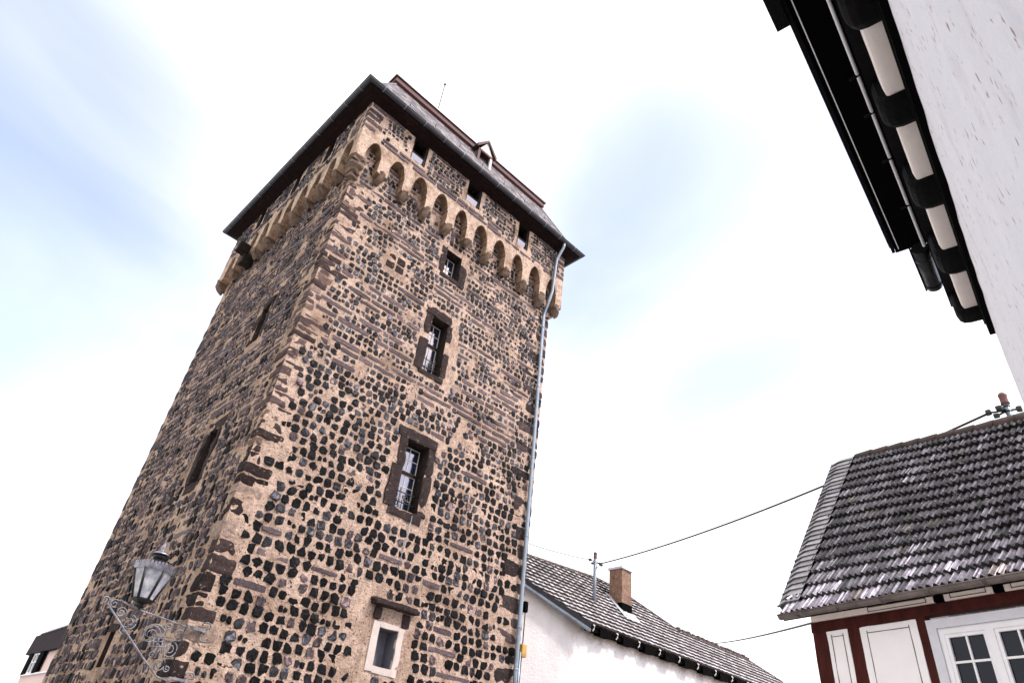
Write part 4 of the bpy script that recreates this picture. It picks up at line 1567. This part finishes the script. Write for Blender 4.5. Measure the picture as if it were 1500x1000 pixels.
beam(0.31, 0.56, GROUND, zt, 'corner_post')
beam(0.93, 1.14, GROUND, zt)
beam(2.03, 2.17, GROUND, zt)
beam(3.75, 4.1, GROUND, zt)
beam(4.9, 5.1, GROUND, zt)
beam(0.29, HL, zt, 2.955, 'wall_plate')
cr = MB()      # cream fields between the joist ends, and the sloping cream eave board
joists = [(2.37, 2.50), (3.17, 3.29), (3.97, 4.1), (4.77, 4.9), (5.6, 5.72)]
prev = 0.32
for (a_, b_) in joists + [(HL, HL)]:
    fb(cr, prev + .01, a_ - .01, -0.022, 0.05, 2.955, 3.075, 'panel_cream')
    if prev > 1:
        liner(prev + .10, a_ - .10, 2.985, 3.045, -0.030)
    else:
        liner(1.35, a_ - .12, 2.975, 3.035, -0.030)
    prev = b_
cr.build('frieze_panel', ht)
for (a_, b_) in joists:
    q = MB()
    fb(q, a_, b_, -0.04, 0.05, 2.957, 3.07, 'black_matt')
    q.build('joist_end', ht)
ev = MB()
p0, p1 = F0 + DD * 0.1, F0 + DD * HL
ev.hexa([p0 + HH * -0.25 + ZZ * 3.03, p1 + HH * -0.25 + ZZ * 3.03, p1 + HH * 0.0 + ZZ * 3.078, p0 + HH * 0.0 + ZZ * 3.078,
         p0 + HH * -0.25 + ZZ * 3.06, p1 + HH * -0.25 + ZZ * 3.06, p1 + HH * 0.0 + ZZ * 3.11, p0 + HH * 0.0 + ZZ * 3.11], 'panel_cream')
ev.build('eave_board', ht)
gm = MB()
half_gutter(gm, E0 + DD * -0.02 - HH * 0.02 + ZZ * 0.035, E0 + DD * HL - HH * 0.02 + ZZ * 0.035, 0.068, 'gutter', -HH, 10)
hg = gm.build('gutter', ht)
u = 0.35
while u < HL:
    q = MB()
    c_ = E0 + DD * u - HH * 0.02 + ZZ * 0.035
    for du in (0, 0.028):
        q.tube([c_ + DD * du - HH * (-math.cos(k * math.pi / 8)) * -0.073 * -1 - ZZ * math.sin(k * math.pi / 8) * 0.073 for k in range(9)], 0.007, 'gutter', 5)
    q.build('bracket', hg)
    u += 0.72
# window: grey-white outer trim, white casements, six panes each
wn = MB()
WU0, WU1, WT, WBt = 2.17, 3.75, 2.735, 1.35
fb(wn, WU0 + .1, WU1 - .1, 0.17, 0.19, WBt, WT - .1, 'void')
win = wn.build('window', ht)
wn = MB()
for (a_, b_, c_, d_, p_) in ((WU0, WU0 + .125, WBt, WT, -.03), (WU1 - .125, WU1, WBt, WT, -.03), (WU0 + .125, WU1 - .125, WT - .12, WT, -.033), (WU0 + .125, WU1 - .125, WBt, WBt + .1, -.033)):
    fb(wn, a_, b_, p_, 0.15, c_, d_, 'grey_paint')
wn.build('trim', win)
wn = MB()
wi0, wi1 = WU0 + .128, WU1 - .128
for (a_, b_, c_, d_) in ((wi0, wi0 + .065, WBt + .1, WT - .122), (wi1 - .065, wi1, WBt + .1, WT - .122), (wi0 + .065, wi1 - .065, WT - .20, WT - .122), (wi0 + .065, wi1 - .065, WBt + .1, WBt + .16)):
    fb(wn, a_, b_, 0.0, 0.12, c_, d_, 'white_paint')
mid_ = (wi0 + wi1) / 2
fb(wn, mid_ - .05, mid_ + .05, -0.008, 0.12, WBt + .16, WT - .20, 'white_paint')
wn.build('frame', win)
for (a_, b_) in ((wi0 + .065, mid_ - .05), (mid_ + .05, wi1 - .065)):
    q = MB()
    zb, zt_ = WBt + .16, WT - .20
    s_ = 0.045
    for (c0, c1, d0, d1) in ((a_, a_ + s_, zb, zt_), (b_ - s_, b_, zb, zt_), (a_ + s_, b_ - s_, zt_ - s_, zt_), (a_ + s_, b_ - s_, zb, zb + s_)):
        fb(q, c0, c1, 0.012, 0.09, d0, d1, 'white_paint')
    cc = (a_ + b_) / 2
    fb(q, cc - .013, cc + .013, 0.022, 0.07, zb + s_, zt_ - s_, 'white_paint')
    for k in (1, 2):
        zc = zt_ - s_ - (zt_ - zb - 2 * s_) * k / 3
        fb(q, a_ + s_, cc - .013, 0.024, 0.07, zc - .014, zc + .014, 'white_paint')
        fb(q, cc + .013, b_ - s_, 0.024, 0.07, zc - .014, zc + .014, 'white_paint')
    q.build('sash', win)
    q = MB()
    q.quad(*[F0 + DD * u_ + HH * 0.05 + ZZ * z_ for u_, z_ in ((a_ + s_, zb + s_), (b_ - s_, zb + s_), (b_ - s_, zt_ - s_), (a_ + s_, zt_ - s_))], 'house_glass')
    q.build('pane', win)
mast(ht, 8.72, -11.13, 5.6, 6.98, [(-0.12, 0.28, -0.02), (-0.05, 0.18, -0.08), (-0.12, 0.1, 0.02), (0.05, -0.15, 0)])

# ------------------------------------------------------------------ overhead cables


def cable(name, A, B, sag, r, label):
    A, B = Vector(A), Vector(B)
    q = MB()
    q.tube([A.lerp(B, k / 24) - ZZ * sag * 4 * (k / 24) * (1 - k / 24) for k in range(25)], r, 'cable', 6)
    o = q.build(name)
    return tag(o, label, 'cable')


cable('overhead_cable', (14.64, 2.85, 7.57), (8.60, -10.85, 6.60), 0.25, 0.022, 'thick black cable running from mast to mast above both tiled roofs')
cable('overhead_cable', (27.05, 6.0, 7.58), (7.6, -7.9, 3.15), 0.1, 0.020, 'black cable low on the right that ends behind the gutter corner of the half-timbered house')
cable('overhead_cable', (8.3, 2.6, 6.95), (14.16, 2.96, 7.59), 0.12, 0.012, 'thin faint wire from the tower to the mast on the white house')

# ------------------------------------------------------------------ near white building whose eave hangs over the camera
NC = Vector((2.12, -11.91, 0))
ND = Vector((0.9934, 0.115, 0))
NO = Vector((-0.115, 0.9934, 0))
nbld = thing('rendered_building', NC + ND * -4 - NO * 3 + ZZ * GROUND, 'near white roughcast building with black eave beams and cream panels overhead', 'building')


def nbx(mb, s0, s1, o0, o1, z0, z1, mname):
    mb.fbox(NC, ND, NO, ZZ, (s0, o0, z0), (s1, o1, z1), mname)


q = MB()
def nwall(s_, z_):
    o_ = 0.011 * noise.noise(Vector((s_ * 1.6, z_ * 1.6, 5))) + 0.005 * noise.noise(Vector((s_ * 5, z_ * 5, 9))) - 0.006
    ds = 0.012 * noise.noise(Vector((0, z_ * 2.2, 17))) if s_ > -0.01 else 0
    return NC + ND * (s_ + ds) + NO * o_ + ZZ * z_


ss_ = [-12, -9, -7, -6] + [-5.5 + 0.05 * k for k in range(111)]
zz_ = [GROUND + 0.05 * k for k in range(113)] + [4.058]
ids = [[q.add([nwall(s_, z_)]) for z_ in zz_] for s_ in ss_]
for i_ in range(len(ss_) - 1):
    for j_ in range(len(zz_) - 1):
        q.face((ids[i_][j_], ids[i_ + 1][j_], ids[i_ + 1][j_ + 1], ids[i_][j_ + 1]), 'roughcast', smooth=True)
for j_ in range(len(zz_) - 1):
    q.quad(nwall(ss_[-1], zz_[j_]), NC - NO * 6 + ZZ * zz_[j_], NC - NO * 6 + ZZ * zz_[j_ + 1], nwall(ss_[-1], zz_[j_ + 1]), 'roughcast')
q.build('wall', nbld)
q = MB()
nbx(q, -12, 0.0, -6, 0.036, 4.0 + .055, 4.2, 'black_matt')
q.build('wall_plate', nbld)
q = MB()
nbx(q, -12, -0.02, 0.037, 0.045, 4.17, 4.22, 'black_paint')
q.build('trim_strip', nbld)
js = [(-0.24, 0.0), (-1.18, -0.82), (-2.10, -1.75), (-2.98, -2.68), (-3.92, -3.57), (-4.84, -4.5), (-5.8, -5.4)]


def rounded_joist(s0, s1):
    mb = MB()
    prof = [(-0.3, 4.21), (0.15, 4.21), (0.195, 4.225), (0.222, 4.26), (0.232, 4.31), (0.232, 4.48), (-0.3, 4.48)]
    c_, r_ = (s0 + s1) / 2, 0
    n = 6
    rings = []
    for k in range(n + 1):
        t = k / n
        s_ = s0 + (s1 - s0) * t
        rnd = 0.03 * (abs(2 * t - 1) ** 4)
        rings.append(mb.add([NC + ND * s_ + NO * (o_ - (rnd if o_ > 0.1 else 0)) + ZZ * (z_ + (rnd if z_ < 4.3 else 0) + 0.006 * noise.noise(Vector((s_ * 9, o_ * 9, 2)))) for o_, z_ in prof]))
    m_ = len(prof)
    for k in range(n):
        for j in range(m_):
            mb.face((rings[k] + j, rings[k] + (j + 1) % m_, rings[k + 1] + (j + 1) % m_, rings[k + 1] + j), 'black_paint')
    mb.face(tuple(rings[0] + j for j in range(m_)), 'black_paint')
    mb.face(tuple(rings[-1] + j for j in range(m_))[::-1], 'black_paint')
    mb.build('joist_end', nbld)


for a_, b_ in js:
    rounded_joist(a_, b_)
for (a_, b_), (c_, d_) in zip(js[:-1], js[1:]):     # cream boxes between the joists
    q = MB()
    q.rough((d_ - 0.01, -0.05, 4.245), (a_ + 0.01, 0.165, 4.47), 'panel_cream', amp=0.004, n=8, rnd=0.14, P=lambda p: NC + ND * p.x + NO * p.y + ZZ * p.z)
    q.build('cream_panel', nbld)
q = MB()
nbx(q, -12, 0.0, -0.4, 0.245, 4.482, 4.60, 'black_paint')
q.build('eave_beam', nbld)
q = MB()       # the long rod with its clamps
q.tube([NC + ND * -9 + NO * 0.272 + ZZ * 4.60, NC + ND * -0.9 + NO * 0.272 + ZZ * 4.60], 0.013, 'white_paint', 8)  # rod white all over: the highlight along it put into the colour
for s_ in (-3.0, -2.62, -2.1, -1.5):
    q.tube([NC + ND * s_ + NO * 0.25 + ZZ * 4.60, NC + ND * s_ + NO * 0.33 + ZZ * 4.585], 0.012, 'black_paint', 6)
q.build('conduit_rod', nbld)
q = MB()
nbx(q, -12, -0.62, 0.10, 0.515, 4.86, 4.92, 'black_matt')
nbx(q, -12, -0.62, -2.0, 0.10, 4.601, 4.90, 'black_matt')
q.build('soffit', nbld)
q = MB()
nbx(q, -12, -0.66, 0.517, 0.545, 4.835, 5.02, 'black_paint')
q.build('fascia', nbld)
q = MB()
nbx(q, -12, -0.68, 0.478, 0.486, 4.848, 4.859, 'white_paint')
q.build('drip_strip', nbld)
q = MB()
nbx(q, -12, -3.52, 0.548, 0.64, 4.80, 4.95, 'black_paint')
q.build('gutter', nbld)
q = MB()
ca = NC + NO * 0.315 + ZZ * 4.72
q.tube([ca + ND * -0.75, ca + ND * -0.10], 0.072, 'lamp_black', 16)
for s_ in (-0.62, -0.60, -0.16):
    q.tube([ca + ND * s_, ca + ND * (s_ + 0.014)], 0.078, 'lamp_black', 16)
nbx(q, -0.75, -0.08, 0.385, 0.40, 4.70, 4.76, 'black_paint')
q.build('roll_tile', nbld)
q = MB()       # roof slab above
for (o0, z0, o1, z1) in ((0.56, 4.96, -3.0, 8.2), (-3.0, 8.2, -6.5, 4.9)):
    a_, b_ = NC + NO * o0 + ZZ * z0, NC + NO * o1 + ZZ * z1
    q.quad(a_ + ND * -12, a_ + ND * -0.6, b_ + ND * -0.6, b_ + ND * -12, 'tile', (0.1, 0.09, 0.09))
q.poly([NC + ND * -0.6 + NO * o_ + ZZ * z_ for o_, z_ in ((0.5, 4.93), (-3, 8.15), (-6, 4.9))], 'roughcast')
q.build('roof', nbld)

# ------------------------------------------------------------------ pink house far left, beyond the tower
pk = thing('pink_house', (3, 12.5, GROUND), 'pink house with dark eave boarding and black-shuttered window, left beyond the tower', 'house')
q = MB()
q.box((0.5, 10.2, GROUND), (6, 13.65, 1.70), 'pink')
q.box((0.55, 10.2, 1.70), (6, 13.60, 2.30), 'pink')
q.build('wall', pk)
q = MB()
q.hexa([(0.42, 10.0, 2.27), (6, 10.0, 2.27), (6, 14.0, 2.27), (0.42, 14.0, 2.27), (0.50, 10.0, 2.88), (6, 10.0, 2.88), (6, 14.2, 2.84), (0.50, 14.2, 2.84)], 'fibre')
q.build('eave_board', pk)
q = MB()
q.hexa([(0.46, 10.0, 2.882), (6, 10.0, 2.882), (6, 13.6, 2.85), (0.46, 13.6, 2.85), (0.46, 10.0, 2.935), (6, 10.0, 2.935), (6, 13.6, 2.87), (0.46, 13.6, 2.87)], 'white_paint')
q.build('verge_strip', pk)
q = MB()
for k in range(5):
    q.hexa([(0.6 + .3 * k, 10.0, 2.92 + .12 * k), (6, 10.0, 2.92 + .12 * k), (6, 13.4 - .5 * k, 2.87 + .12 * k), (0.6 + .3 * k, 13.4 - .5 * k, 2.87 + .12 * k),
            (0.6 + .3 * k, 10.0, 3.03 + .12 * k), (6, 10.0, 3.03 + .12 * k), (6, 13.2 - .5 * k, 2.99 + .12 * k), (0.6 + .3 * k, 13.2 - .5 * k, 2.99 + .12 * k)], 'slate', (0.13, 0.12, 0.12))
q.build('roof', pk)
q = MB()
q.box((0.505, 12.25, 1.705), (0.545, 12.98, 2.26), 'glass')
pw = q.build('window', pk)
q = MB()
for (a_, b_, c_, d_) in ((12.93, 12.99, 1.705, 2.26), (12.24, 12.30, 1.705, 2.26), (12.58, 12.64, 1.705, 2.26), (12.30, 12.93, 2.21, 2.26), (12.30, 12.93, 1.705, 1.75), (12.30, 12.93, 2.0, 2.03)):
    q.box((0.47, a_, c_), (0.504, b_, d_), 'white_paint')
q.build('frame', pw)
for (a_, b_) in ((13.0, 13.5), (11.7, 12.2)):
    q = MB()
    q.box((0.44, a_, 1.69), (0.50, b_, 2.262), 'shutter')
    for k in range(8):
        q.box((0.432, a_ + .05, 1.73 + .065 * k), (0.445, b_ - .05, 1.77 + .065 * k), 'shutter')
    q.build('shutter', pw)
q = MB()
q.box((0.44, 10.4, 1.66), (0.52, 13.66, 1.702), 'white_paint')
q.build('sill', pk)
